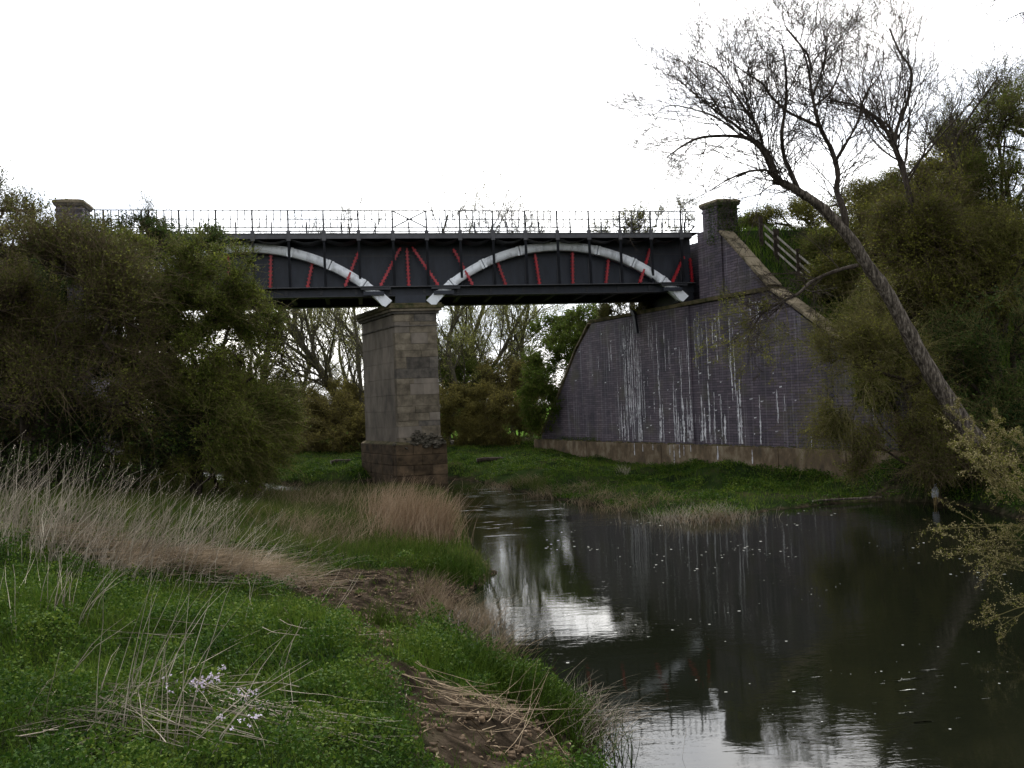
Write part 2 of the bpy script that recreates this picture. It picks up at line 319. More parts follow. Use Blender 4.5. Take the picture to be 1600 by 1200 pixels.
def cope_z(a):
    return np.interp(a, [-13.3, -13.2, -11.32, -9.04, -7.4, 1.9, 2.92, 5.66, 9.75, 14.85, 16], [1.3, 1.45, 3.56, 6.31, 7.75, 7.75, 10.75, 7.77, 4.87, 1.3, 1.3])
def H(X, Y):
    X = np.asarray(X, float); Y = np.asarray(Y, float)
    d, ins = seg_dist(X, Y, RIVER)
    a = (X-W0[0])*WD[0]+(Y-W0[1])*WD[1]; wv = (X-W0[0])*WN[0]+(Y-W0[1])*WN[1]
    s = (X-A0[0])*UD[0]+(Y-A0[1])*UD[1]; t_ = (X-A0[0])*ND[0]+(Y-A0[1])*ND[1]
    lump = (vnoise(X, Y, .8, 1)-.5)*.22+(vnoise(X, Y, 2.6, 2)-.5)*.10
    # near left bank
    Hn = .42+1.25*sm(13, 6.5, Y)+.85*sm(-3, -10, X)*sm(30, 16, Y)+.5*sm(-6, -14, X)
    Hn = np.minimum(Hn, 1.75+.2*sm(-8, -20, X))
    near = .03+Hn*(1-np.exp(-d/1.25))+(vnoise(X, Y, 1.5, 14)-.45)*.22*sm(.4, 1.4, d)*sm(18, 12, Y)
    # far bank berm and field
    far = .03+(.12+.45*sm(33, 41, Y)*sm(6, 1, X)+.25*sm(45, 62, Y))*(1-np.exp(-d/.8))+.5*np.exp(-(((X-8.3)/2.0)**2+((Y-33.3)/1.8)**2))+.2*np.exp(-(((X-3.6)/1.5)**2+((Y-29.5)/1.5)**2))
    rightb = .03+(1.0+1.6*sm(11.0, 17, X))*(1-np.exp(-d/1.2))
    left = (X < 1.5) & (Y < 37) & (t_ < 3)
    isright = sm(10.5, 12.5, X)*sm(31, 27, Y)
    h = np.where(left, near, far*(1-isright)+rightb*isright)+lump*np.where(left, 1, 2.0)*np.clip(d/1.0, 0, 1)*np.where(Y > 80, 0, 1)
    # right embankment behind the wall
    u = T0-t_
    g = np.where(u < 0, 11.0, np.interp(u/.949, [0, 2.74, 6.83, 12.4, 14], [10.75, 7.77, 4.87, 1.2, .9]))
    v = t_-6.9
    g = np.minimum(g, np.where(t_ > 3.2, np.interp(v, [-3.7, 0, 1.6, 3.9, 5.6, 8], [11, 7.5, 6.1, 3.3, 1.1, .6]), 11))
    g = g-.16+(lump*.6)
    seat = (a > -7.4) & (a < 1.6) & (wv < 2.2)
    g = np.where(seat, np.minimum(g, 7.3), g)
    k = sm(.15, .75, wv)
    k = k*sm(16.5, 14.2, a)*sm(-16.5, -13.2, a)
    h = np.where(wv > .05, np.maximum(h, h*(1-k)+g*k), h)
    # left embankment (mostly behind the trees)
    u2 = np.maximum(np.maximum(-t_, t_-4.3), 0); gl = np.clip(10.8-u2*.72, -3, 10.8); kl = sm(-13.1, -13.9, s+.0*t_)
    h = np.where(s < -13.1, np.maximum(h, h*(1-kl)+gl*kl), h)
    h = np.where(ins, -np.minimum(.04+.45*d, 1.1), h)
    return h
def Hs(x, y): return float(H(np.array([x]), np.array([y]))[0])
def at(px, py, dmin=3., dmax=90.):
    """the point of the ground seen at a point of the photograph (used to place what stands there)"""
    d = (px-800)/FPX*Rv+(600-py)/FPX*Uv+Fv; ts = np.linspace(dmin, dmax, 3000)
    P = np.array([0, 0, CAMZ])+ts[:, None]*d; hh = np.maximum(H(P[:, 0], P[:, 1]), 0)
    i = np.argmax(P[:, 2] < hh); return np.array([P[i, 0], P[i, 1], hh[i]])
def dep(px, py, Y):
    d = (px-800)/FPX*Rv+(600-py)/FPX*Uv+Fv; return np.array([0, 0, CAMZ])+d*(Y/d[1])

# ------------------------------------------------------------------ ground and water
def graded(lo, hi, step, far, n):
    k = np.linspace(0, 1, n+1)[1:]; g = 1+0*k
    a = np.arange(lo, hi+1e-6, step); gr = (np.power(far/20., k)-1)/(far/20.-1)
    return np.concatenate([(lo-gr*far)[::-1], a, hi+gr*far])
gx = graded(-32, 26, .25, 900, 26); gy = graded(-6, 62, .25, 1200, 26)
GX, GY = np.meshgrid(gx, gy); GZ = H(GX, GY)
nx, ny = len(gx), len(gy); idx = np.arange(nx*ny).reshape(ny, nx)
Fg = np.stack([idx[:-1, :-1], idx[:-1, 1:], idx[1:, 1:], idx[1:, :-1]], -1).reshape(-1, 4)
me = np_mesh('ground', np.stack([GX, GY, GZ], -1).reshape(-1, 3), Fg)
def poly_px(l): return np.array([at(*q)[:2] for q in l])
MUD1 = poly_px([(470, 912), (540, 895), (620, 893), (690, 903), (715, 930), (690, 955), (650, 962), (620, 1000), (580, 1000), (530, 960), (480, 945)])
MUD2 = poly_px([(625, 1068), (690, 1072), (760, 1092), (830, 1120), (900, 1150), (890, 1199), (700, 1199), (690, 1150), (640, 1110)])
def bare(X, Y):
    r = np.zeros(X.shape)
    for P_ in (MUD1, MUD2):
        d, i = seg_dist(X, Y, P_); e = np.where(i, d, -d)+(vnoise(X, Y, 3, 5)-.5)*.35; r = np.maximum(r, sm(-.12, .12, e+.22))
    d, ins = seg_dist(X, Y, RIVER)
    r = np.maximum(r, sm(.22, .05, d+(vnoise(X, Y, 2, 6)-.5)*.2)*.9)
    r = np.maximum(r, ins*1.)
    # mud bar at the foot of the footing wall, right
    r = np.maximum(r, np.exp(-(((X-10.6)/2.2)**2+((Y-26.7)/.5)**2)))
    # trampled track on the far bank
    q = np.abs((X+.6)-(Y-36)*.42)
    r = np.maximum(r, .55*sm(.5, .1, q+(vnoise(X, Y, 1.5, 7)-.5)*.5)*sm(38, 40, Y)*sm(50, 44, Y))
    return r
def meadow(X, Y): return sm(62, 80, Y)
def addattr(me, name, v):
    at__ = me.attributes.new(name, 'FLOAT', 'POINT'); at__.data.foreach_set('value', np.asarray(v, np.float32).ravel())
addattr(me, 'bare', bare(GX, GY)); addattr(me, 'meadow', meadow(GX, GY))
me.polygons.foreach_set('use_smooth', [True]*len(me.polygons))
g = link('ground', me, 'ground'); tag(g, 'grassy river banks, bare mud and the meadow beyond the bridge', kind='structure')
wx = np.linspace(-60, 30, 46); wy = np.linspace(-14, 80, 48); WX, WY = np.meshgrid(wx, wy)
i2 = np.arange(WX.size).reshape(WX.shape)
me = np_mesh('river', np.stack([WX, WY, WX*0], -1).reshape(-1, 3), np.stack([i2[:-1, :-1], i2[:-1, 1:], i2[1:, 1:], i2[1:, :-1]], -1).reshape(-1, 4))
tag(link('river', me, 'water'), 'dark slow river reflecting the bridge and the white sky', kind='structure')

# ------------------------------------------------------------------ the girder bridge
br = root('railway_bridge', B(.6, 2, 8.46), 'blue grey iron girder bridge with white arched ribs and red stiffeners over the river', 'bridge')
SP = 1.5475*.9778; TO = -.85                        # spacing and reach of the outrigger brackets
ZF, ZB, ZW = 8.85, 8.46, 11.0
S0, S1 = -13.0, 14.05
sk = [-.10+k*SP for k in range(-8, 10)]             # strut feet
sk = [s for s in sk if S0 < s < 14.1]
def bx(pb, s0, s1, t0, t1, z0, z1): pb.hexa([B(s0, t0, z0), B(s1, t0, z0), B(s1, t1, z0), B(s0, t1, z0)], [B(s0, t0, z1), B(s1, t0, z1), B(s1, t1, z1), B(s0, t1, z1)])
edges = [S0]+[s for s in sk if s > S0+.3]+[S1]
for gi, (ta, tb) in enumerate(((.25, .28), (3.82, 3.85))):
    for i in range(len(edges)-1):
        a, b_ = edges[i]+.004, edges[i+1]-.004
        for z0, z1 in ((ZF, 10.30), (10.31, ZW)):
            if gi == 1 and z0 > 10: continue
            pb = PB(); bx(pb, a, b_, ta, tb, z0, z1 if gi == 0 else ZW)
            part('web_plate', pb, 'steel', br)
    pb = PB(); bx(pb, S0, S1, ta-.012, ta, 10.27, 10.33)
    if gi == 0: part('seam_strip', pb, 'steel_dark', br)
# cover strips behind each strut
for s in sk:
    pb = PB(); bx(pb, s-.05, s+.05, .225, .25, ZF, ZW-.02); part('cover_strip', pb, 'steel_dark', br)
# bottom flanges, rivet studs, bottom plates, cross girders
for (ta, tb) in ((.0, .5), (3.6, 4.1)):
    pb = PB(); bx(pb, S0, S1, ta+.04, tb-.04, ZB+.02, ZF-.03); part('flange_beam', pb, 'steel', br)
    pb = PB(); bx(pb, S0, S1, ta-(.28 if ta < 1 else .08), tb, ZF-.03, ZF); part('flange_ledge', pb, 'steel_grey', br)
    pb = PB(); bx(pb, S0, S1, ta-.04, tb, ZB-.02, ZB+.02); part('bottom_plate', pb, 'steel_dark', br)
pb = PB()
for s in np.arange(S0+.1, S1, .26):
    if abs(s-.6) > 14: continue
    bx(pb, s-.04, s+.04, -.04, .05, ZF, ZF+.055)
o = part('flange_studs', pb, 'steel_dark', br); tag(o, kind='stuff')
pb = PB()
for s in np.arange(S0+.6, S1, SP):
    bx(pb, s-.05, s+.05, -.0, .04, ZB+.08, ZF-.08)
o = part('flange_bolts', pb, 'steel_dark', br); tag(o, kind='stuff')
for s in sk:
    pb = PB(); bx(pb, s-.09, s+.09, .5, 3.6, ZB+.06, ZF+.1); part('cross_girder', pb, 'steel_dark', br)
pb = PB(); bx(pb, S0, S1, .285, 3.8, ZF+.11, ZF+.16); part('floor_plate', pb, 'steel_dark', br)
# deck slab and walkway
pb = PB(); bx(pb, S0, S1, .0, 4.1, ZW, ZW+.06); part('deck_plate', pb, 'steel_dark', br)
# walkway: fascia, scalloped buckle plates, brackets
k_ = .978
zt, zb = 3.4+(11.26-3.4)*k_, 3.4+(11.03-3.4)*k_    # 11.09, 10.86
for i in range(len(edges)-1):
    pb = PB(); bx(pb, edges[i]*k_+.42*(1-k_)+.0-.06+.004, edges[i+1]*k_-.06+.42*(1-k_)-.004, TO-.04, TO, zb, zt-.02); part('fascia_beam', pb, 'steel_grey', br)
pb = PB(); bx(pb, S0, S1, TO-.07, .0, zt-.02, zt+.01); part('walkway_plate', pb, 'steel_grey', br)
TS = [s*k_+.42*(1-k_)-.06 for s in sk]
for i in range(len(TS)-1):
    a, b_ = TS[i]+.03, TS[i+1]-.03; n_ = 8; V = []
    for j in range(n_+1):
        f = j/n_; z = zb+.06-.20*sin(pi*f)**.8
        V += [B(a+(b_-a)*f, TO+.05, z), B(a+(b_-a)*f, .2, z)]
    me = np_mesh('buckle_plate', np.array(V)-np.array(br.location), [[2*j, 2*j+1, 2*j+3, 2*j+2] for j in range(n_)])
    link('buckle_plate', me, 'steel_grey', br)
for s, ts in zip(sk, TS):
    pb = PB(); p0 = B(ts, TO+.0, zb-.02); p1 = B(s, -.06, ZF+.0)
    pb.bar(p0, p1, UD*.052, ND*.045); o = part('bracket_strut', pb, 'steel_dark', br)
    pb = PB(); bx(pb, ts-.085, ts+.085, TO-.065, TO+.02, zb-.09, zt+.13); part('bracket_head', pb, 'steel_grey', br)
    pb = PB(); bx(pb, ts-.05, ts+.05, TO, .25, zb+.02, zb+.12); part('bracket_arm', pb, 'steel_dark', br)
# railing
zr = lambda z: 3.4+(z-3.4)*k_
RT, RM, RL, RD = zr(12.27), zr(11.90), zr(11.53), zr(11.35)
for i, ts in enumerate(TS):
    pb = PB(); bx(pb, ts-.035, ts+.035, TO-.045, TO+.015, zt+.1, RT); part('railing_post', pb, 'steel_dark', br)
ends = [S0]+TS+[TS[-1]+.75]
for i in range(len(ends)-1):
    a, b_ = ends[i], ends[i+1]
    if b_-a < .1: continue
    c0, c1 = a+.036, b_-.036
    pb = PB(); bx(pb, a-.0, b_-.002, TO-.035, TO+.01, RT, RT+.035); part('top_rail', pb, 'steel_dark', br)
    for z, hgt in ((RM, .034), (RL, .040)):
        pb = PB(); bx(pb, c0, c1, TO-.022, TO-.0, z-hgt/2, z+hgt/2); part('middle_rail', pb, 'steel_dark', br)
    pb = PB(); bx(pb, c0, c1, TO-.03, TO+.0, RD-.02, RD+.02); part('bottom_rail', pb, 'steel_dark', br)
    xb = abs((a+b_)/2-(.60+.2)) < .7
    if not xb:
        pb = PB(); nb = max(int(round((b_-a)/.31)), 1)
        for j in range(1, nb):
            s = a+(b_-a)*j/nb; bx(pb, s-.019, s+.019, TO-.02, TO-.003, RL, RT)
        if pb.f: part('railing_bars', pb, 'steel_dark', br)
    else:
        for (za, zb2) in ((RT-.02, RL), (RL, RT-.02)):
            pb = PB(); pb.bar(B(c0, TO-.05-.012*(za > zb2), za), B(c1, TO-.05-.012*(za > zb2), zb2), UP*.030, ND*.005); part('cross_brace', pb, 'steel_dark', br)
    m_ = (a+b_)/2
    pb = PB(); bx(pb, m_-.03, m_+.03, TO+.45, TO+.5, zt, RM-.02); part('stub_post', pb, 'steel_dark', br)
# far side railing, thin
pb = PB(); bx(pb, S0, S1, 4.9, 4.94, 12.0, 12.04)
part('far_rail', pb, 'steel_dark', br)
# white arched ribs
def arch(sc, half=5.95, z_ap=10.62, zfoot=8.12, j0=-1, j1=1):
    rise = z_ap-zfoot; Rr = (half**2+rise**2)/(2*rise); zc = z_ap-Rr; A_ = math.asin(half/Rr)
    def ring(al, dr): return sc+(Rr+dr)*sin(al), zc+(Rr+dr)*cos(al)
    offs = [1.85, 3.55, 5.0]; cuts = [-A_]+[-math.asin(q/Rr) for q in offs[::-1]]+[0]+[math.asin(q/Rr) for q in offs]+[A_]
    ribs = []
    for i in range(len(cuts)-1):
        a0, a1 = cuts[i]+.003, cuts[i+1]-.003; n_ = 8; V = []; Fa = []
        for j in range(n_+1):
            al = a0+(a1-a0)*j/n_; hw = .19
            for dr, t_ in ((-hw, -.24), (hw, -.24), (hw, .22), (-hw, .22)):
                s, z = ring(al, dr)
                V.append(B(s, t_, z))
        for j in range(n_):
            for q in range(4): Fa.append((4*j+q, 4*j+(q+1) % 4, 4*(j+1)+(q+1) % 4, 4*(j+1)+q))
        Fa += [(0, 1, 2, 3), (4*n_+3, 4*n_+2, 4*n_+1, 4*n_)]
        me = np_mesh('arch_rib', np.array(V)-np.array(br.location), Fa); ribs.append(link('arch_rib', me, 'steel_white', br))
    for ci, c in enumerate(cuts[1:-1]):
        for dw in (-.075, .075):
            pb = PB(); al = c+dw/Rr; n0 = np.array([sin(al), cos(al)]); tg = np.array([cos(al), -sin(al)])
            hw = .215 if abs(c) > .05 else .185
            pts = [n0*(Rr+dr)+tg*q for dr, q in ((-hw, -.055), (hw, -.055), (hw, .055), (-hw, .055))]
            f = [B(sc+p[0], -.252, zc+p[1]) for p in pts]; bk = [B(sc+p[0], -.10, zc+p[1]) for p in pts]
            pb.hexa(f, bk); cl_ = bevel(part('joint_collar', pb, 'steel_white', br), .012); cl_.parent = ribs[ci]
    for sg in (-1, 1):
        s, z = sc+sg*half, zfoot
        pb = PB()
        prof = [(-sg*.62, .62), (-sg*.12, .62), (sg*.34, .18), (sg*.05, -.08), (-sg*.1, -.02)]
        pb.poly([B(s+p[0]-sg*.1, -.30, z+p[1]-.1) for p in prof]); pb.poly([B(s+p[0]-sg*.1, -.1, z+p[1]-.1) for p in prof][::-1])
        for j in range(5):
            p, q = prof[j], prof[(j+1) % 5]
            pb.poly([B(s+p[0]-sg*.1, -.30, z+p[1]-.1), B(s+p[0]-sg*.1, -.1, z+p[1]-.1), B(s+q[0]-sg*.1, -.1, z+q[1]-.1), B(s+q[0]-sg*.1, -.30, z+q[1]-.1)])
        part('arch_foot', pb, 'steel_white', br)
        pb = PB(); sa = s-sg*.55; bx(pb, sa-.45, sa+.45, -.40, -.302, 8.45, 8.62); part('saddle_plate', pb, 'steel', br)
        pb = PB(); bx(pb, sa-.55, sa+.75, -.33, -.302, 8.70, 8.80); part('flange_cover', pb, 'steel_dark', br)
        pb = PB(); bx(pb, sa-.7, sa+.7, -.36, -.283, 8.802, 8.86); part('saddle_ledge', pb, 'steel_dark', br)
arch(7.45); arch(-6.45)
# red stiffeners with their teeth: (foot s,z) (head s,z), in front of or behind the rib
RED = [(-.75, .21, 10.62), (.53, .50, 10.62), (1.82, .72, 10.66), (3.37, 2.58, 10.55), (4.96, 4.60, 9.96), (6.54, 6.37, 10.33), (8.12, 8.16, 10.40), (9.71, 9.92, 10.22), (11.26, 11.95, 10.52), (12.86, 13.60, 10.12), (14.0, 13.93, 10.05),
       (-2.29, -1.62, 10.5), (-3.92, -3.66, 10.0), (-5.50, -5.42, 10.35), (-7.15, -7.23, 10.40), (-8.75, -8.95, 10.2), (-10.35, -11.0, 10.5), (-11.9, -12.6, 10.5)]
for s0, s1, z1 in RED:
    front = abs(s0-s1) > .5; tA = -.30 if front else .06
    p0 = B(s0, tA, ZF+.01); p1 = B(s1, tA+(.28 if front else 0), z1); d = (p1-p0); L_ = np.linalg.norm(d); d = d/L_; sdv = nrm(np.cross(d, ND))
    pb = PB(); pb.bar(p0, p1, sdv*.042, ND*.05)
    if front: pb.bar(p0+ND*.15, p1+ND*.10, sdv*.012, ND*.12)
    nt_ = int(L_/.165)
    for j in range(nt_):
        c = p0+d*(.1+j*.165)
        pb.bar(c-sdv*.085, c+sdv*.085, d*.026, ND*.03+d*0)
    o = part('red_stiffener', pb, 'steel_red', br)
# pier bearing block between the arch feet
pb = PB(); bx(pb, -.1, 1.25, -.12, 4.0, 8.12, 8.45); part('bearing_block', pb, 'steel', br)
pb = PB(); bx(pb, 13.2, 14.0, -.02, 4.0, 7.95, 8.44); part('bearing_block', pb, 'steel_dark', br)

# ------------------------------------------------------------------ the pier
SDV = -WD
def Q(s, q, z): return A0+s*UD+q*SDV+z*UP
pier = root('stone_pier', Q(.7, 2, 0), 'tall weathered sandstone pier carrying the bridge at the edge of the river', 'bridge pier')
def qx(pb, s0, s1, q0, q1, z0, z1): pb.hexa([Q(s0, q0, z0), Q(s1, q0, z0), Q(s1, q1, z0), Q(s0, q1, z0)], [Q(s0, q0, z1), Q(s1, q0, z1), Q(s1, q1, z1), Q(s0, q1, z1)])
PS0, PS1, PQ0, PQ1 = -.22, 1.66, -.12, 4.3
pb = PB(); qx(pb, PS0+.07, PS1-.07, PQ0+.07, PQ1-.07, -.6, 7.7); part('core', pb, 'stone_dark', pier)
rs = random.Random(3)
z = 1.80; row = 0
while z < 7.55:
    hgt = rs.choice([.24, .30, .36, .44, .5]); z1 = min(z+hgt, 7.62)
    if 6.95 < z1 < 7.25: z1 = 7.08
    if z1 > 7.4: z1 = 7.62
    cuts = [PS0+.0]+sorted([PS0+(PS1-PS0)*x for x in ((.42+rs.uniform(-.2, .2),) if row % 3 else (.28+rs.uniform(-.1, .1), .7+rs.uniform(-.12, .12)))])+[PS1]
    for i in range(len(cuts)-1):
        pr = rs.uniform(0, .028); pb = PB()
        qx(pb, cuts[i]+.003, cuts[i+1]-.003, PQ0-pr, PQ0+.25, z+.0035, z1-.0035)
        mt = 'stone_dark' if rs.random() < .16 else ('stone_smooth' if rs.random() < .3 else 'stone')
        bevel(part('stone_block', pb, mt, pier), .010, 2)
    z = z1; row += 1
z = 1.80; row = 0
while z < 7.6:
    z1 = min(z+.74, 7.62)
    if z1 > 6.9 and z1 < 7.5: z1 = 7.08
    cuts = [PQ0+.26, 1.5 if row % 2 else 1.0, 2.9 if row % 2 else 2.4, PQ1]
    for i in range(3):
        pb = PB(); qx(pb, PS0-rs.uniform(0, .01), PS0+.06, cuts[i]+.003, cuts[i+1]-.003, z+.003, z1-.003); bevel(part('stone_block', pb, 'stone_smooth', pier), .008)
        pb = PB(); qx(pb, PS1-.06, PS1+rs.uniform(0, .01), cuts[i]+.003, cuts[i+1]-.003, z+.003, z1-.003); bevel(part('stone_block', pb, 'stone_smooth', pier), .008)
    z = z1; row += 1
for (o1, z0, z1, mt) in ((.05, 7.06, 7.13, 'stone_dark'), (.09, 7.625, 7.74, 'stone_dark'), (.17, 7.74, 7.86, 'stone'), (.24, 7.86, 8.0, 'stone_mossy'), (.18, 8.0, 8.1, 'stone_mossy')):
    nq = 3
    for i in range(nq):
        qa = PQ0-o1+(PQ1-PQ0+2*o1)*i/nq; qb = PQ0-o1+(PQ1-PQ0+2*o1)*(i+1)/nq
        pb = PB(); qx(pb, PS0-o1*1.15, PS1+o1*1.15, qa+.003, qb-.003, z0, z1); bevel(part('cap_stone' if z0 > 7.5 else 'string_course', pb, mt, pier), .02, 2)
# battered base
for k in range(5):
    z0 = -.5+k*.46; z1 = z0+.455; ex = .19
    for i, (a, b_) in enumerate(((0, .5), (.5, 1)) if k % 2 else ((0, .33), (.33, .7), (.7, 1))):
        sA = PS0-ex+(PS1-PS0+2*ex)*a; sB = PS0-ex+(PS1-PS0+2*ex)*b_
        pb = PB(); qx(pb, sA+.004, sB-.004, PQ0-ex-rs.uniform(0, .02), PQ0+.2, z0, z1-.006); bevel(part('base_stone', pb, 'stone_base', pier), .02, 2)
    for j in range(3):
        qa = PQ0+.21+j*1.45
        pb = PB(); qx(pb, PS0-ex-rs.uniform(0, .02), PS0, qa, qa+1.44, z0, z1-.006); bevel(part('base_stone', pb, 'stone_base', pier), .02, 2)
        pb = PB(); qx(pb, PS1, PS1+ex, qa, qa+1.44, z0, z1-.006); bevel(part('base_stone', pb, 'stone_base', pier), .02, 2)
pb = PB(); ex = .19
pb.hexa([Q(PS0-ex, PQ0-ex, 1.80), Q(PS1+ex, PQ0-ex, 1.80), Q(PS1+ex, PQ1+ex, 1.80), Q(PS0-ex, PQ1+ex, 1.80)], [Q(PS0, PQ0, 1.93), Q(PS1, PQ0, 1.93), Q(PS1, PQ1, 1.93), Q(PS0, PQ1, 1.93)])
part('weathering_ledge', pb, 'stone_mossy', pier)
def rocks(n, center, spread, size, seed, origin):
    r = np.random.default_rng(seed); Vs = []; Fs = []; k = 0
    base = np.array([(sin(a)*cos(e), cos(a)*cos(e), sin(e)) for e in (-1.2, -.5, .2, .8) for a in np.arange(6)*pi/3+e]+[(0, 0, 1.)])
    for _ in range(n):
        c = np.array(center)+r.normal(size=3)*spread; sz = size*r.uniform(.5, 1.3)
        v = base*(1+.25*r.normal(size=(len(base), 1)))*sz*np.array([1.2, 1, .7])+c-origin
        f = []
        for l in range(3):
            for a in range(6): f.append((l*6+a, l*6+(a+1) % 6, (l+1)*6+(a+1) % 6, (l+1)*6+a))
        for a in range(6): f.append((18+a, 18+(a+1) % 6, 24, 24))
        Vs.append(v); Fs.append(np.array(f)+k); k += len(v)
    me = bpy.data.meshes.new('rubble'); V = np.concatenate(Vs)
    me.from_pydata(V.tolist(), [], [tuple(dict.fromkeys(q)) for q in np.concatenate(Fs).tolist()]); me.update(); return me
o = link('rubble', rocks(110, Q(.85, -.24, 1.98), np.array([.30, .05, .16]), .085, 5, np.array(pier.location)), 'rock', pier); tag(o, kind='stuff')
o = link('rubble', rocks(40, Q(.9, -.28, 1.80), np.array([.5, .07, .08]), .12, 6, np.array(pier.location)), 'rock', pier); tag(o, kind='stuff')

# ------------------------------------------------------------------ the abutment wall
ab = root('abutment_wall', Wp(0, .4, 0), 'purple brown brick abutment wall streaked with white lime under the right end of the bridge', 'wall')
abo = np.array(ab.location)
def wall_slab(name, prof, w0, w1, mat, parent, uvo=(0, 0)):
    """prof: (a,z) outline in the wall plane, extruded from w0 (front) to w1"""
    n_ = len(prof); V = [Wp(a, w0, z)-np.array(parent.location) for a, z in prof]+[Wp(a, w1, z)-np.array(parent.location) for a, z in prof]
    Fa = [tuple(range(n_)), tuple(range(2*n_-1, n_-1, -1))]+[(j, j+n_, (j+1) % n_+n_, (j+1) % n_) for j in range(n_)]
    me = bpy.data.meshes.new(name); me.from_pydata([tuple(map(float, v)) for v in V], [], Fa); me.update()
    l = me.uv_layers.new(name='UVMap')
    for p in me.polygons:
        for li in p.loop_indices:
            vi = me.loops[li].vertex_index; a, z = prof[vi % n_]; wq = 0 if vi < n_ else w1-w0
            l.data[li].uv = (a+uvo[0]+(wq if abs(p.normal.dot(Vector(WN))) < .5 else 0), z+uvo[1])
    return link(name, me, mat, parent)
ZS = 7.72
wall_slab('brick_face', [(-13.3, 1.2), (-3.0, 1.2), (-3.0, ZS), (-7.4, ZS), (-9.04, 6.28), (-11.32, 3.5), (-13.3, 1.4)], .03, .9, 'brick', ab)
wall_slab('brick_face', [(-3.0, 1.2), (.72, 1.2), (.72, ZS), (-3.0, ZS)], .0, .9, 'brick', ab)
wall_slab('brick_face', [(.72, 1.2), (14.9, 1.2), (9.75, 4.83), (5.66, ZS), (.72, ZS)], .06, .9, 'brick', ab)
wall_slab('brick_upper_face', [(1.35, ZS+.16), (5.5, ZS+.16), (2.95, 10.70), (2.95, 11.0), (1.35, 11.0)], .16, .85, 'brick', ab)
wall_slab('brick_pier_strip', [(1.9, ZS+.161), (2.98, ZS+.161), (2.98, 10.7), (1.9, 10.7)], .08, .16, 'brick', ab)
wall_slab('ballast_wall', [(-5.2, 7.85), (1.35, 7.85), (1.35, 10.95), (-5.2, 10.95)], 1.6, 2.2, 'brick', ab)
# string course stones
rs = random.Random(9); a = -7.6
while a < 5.8:
    L_ = rs.uniform(.9, 1.3); b_ = min(a+L_, 5.85); pb = PB()
    fr = -.10 if a > -.2 else -.03
    pb.hexa([Wp(a+.005, fr, ZS+.0), Wp(b_-.005, fr, ZS+.0), Wp(b_-.005, 1.6, ZS+.0), Wp(a+.005, 1.6, ZS+.0)], [Wp(a+.005, fr-.04, ZS+.17), Wp(b_-.005, fr-.04, ZS+.17), Wp(b_-.005, 1.6, ZS+.17), Wp(a+.005, 1.6, ZS+.17)])
    bevel(part('string_stone', pb, 'stone_mossy', ab), .015); a = b_
# sloping coping stones
def coping(p, q, L_, wid=.34, th=.12):
    p = np.array(p); q = np.array(q); T = np.linalg.norm(q-p); d = (q-p)/T; nrm_ = np.array([-d[1], d[0]]); nrm_ = nrm_ if nrm_[1] > 0 else -nrm_
    n_ = max(int(T/L_), 1)
    for i in range(n_):
        u0 = p+d*(T*i/n_+.008); u1 = p+d*(T*(i+1)/n_-.008); j = rs.uniform(-.012, .012); pb = PB()
        c = [(u0, -.06+j), (u1, -.06+j), (u1, -.06+j+wid+.5), (u0, -.06+j+wid+.5)]
        pb.hexa([Wp(u[0]+0*nrm_[0], w_, u[1]) for u, w_ in c], [Wp(u[0]+th*nrm_[0], w_, u[1]+th*nrm_[1]) for u, w_ in c])
        bevel(part('coping_stone', pb, 'coping', ab), .03, 2)
coping((2.98, 10.72), (5.72, 7.9), .62); coping((5.86, 7.72), (9.75, 4.93), .62); coping((9.75, 4.93), (14.8, 1.42), .7)
coping((-7.62, 7.70), (-9.04, 6.38), .6, th=.1); coping((-9.04, 6.38), (-11.32, 3.6), .6, th=.1); coping((-11.32, 3.6), (-13.25, 1.5), .6, th=.1)
# concrete footing in panels, with a crumbling top edge
fo = root('concrete_footing', Wp(0, -.2, 0), 'stained concrete footing wall in long panels at the foot of the brick abutment', 'wall')
J = [-13.6, -11.0, -7.82, -4.6, -1.3, 2.6, 6.24, 9.6, 12.6, 15.6]
for i in range(len(J)-1):
    pb = PB(); a0, a1 = J[i]+.02, J[i+1]-.02; z1 = 1.2+rs.uniform(-.015, .015); fr = -.38+rs.uniform(-.015, .015)
    pb.hexa([Wp(a0, fr, -.6), Wp(a1, fr, -.6), Wp(a1, .02, -.6), Wp(a0, .02, -.6)], [Wp(a0, fr, z1), Wp(a1, fr, z1), Wp(a1, .02, z1), Wp(a0, .02, z1)])
    bevel(part('concrete_panel', pb, 'concrete', fo), .02, 2)
me = rocks(1, Wp(0, 0, 0), 0., .1, 1, np.array(fo.location))
r_ = np.random.default_rng(12); vs = []; fs = []; kk = 0
for i in range(420):
    a = r_.uniform(-13, 15); c = Wp(a, r_.uniform(-.36, -.1), 1.215)-np.array(fo.location); sz = r_.uniform(.02, .06)
    b8 = np.array([(x, y, z_) for z_ in (-.5, .7) for x, y in ((-1, -1), (1, -1), (1, 1), (-1, 1))])*sz*(1+.3*r_.normal(size=(8, 3)))+c
    vs.append(b8); fs.append(np.array([(0, 1, 5, 4), (1, 2, 6, 5), (2, 3, 7, 6), (3, 0, 4, 7), (4, 5, 6, 7)])+kk); kk += 8
o = link('loose_rubble', np_mesh('loose_rubble', np.concatenate(vs), np.concatenate(fs)), 'stone_mossy', fo); tag(o, kind='stuff')
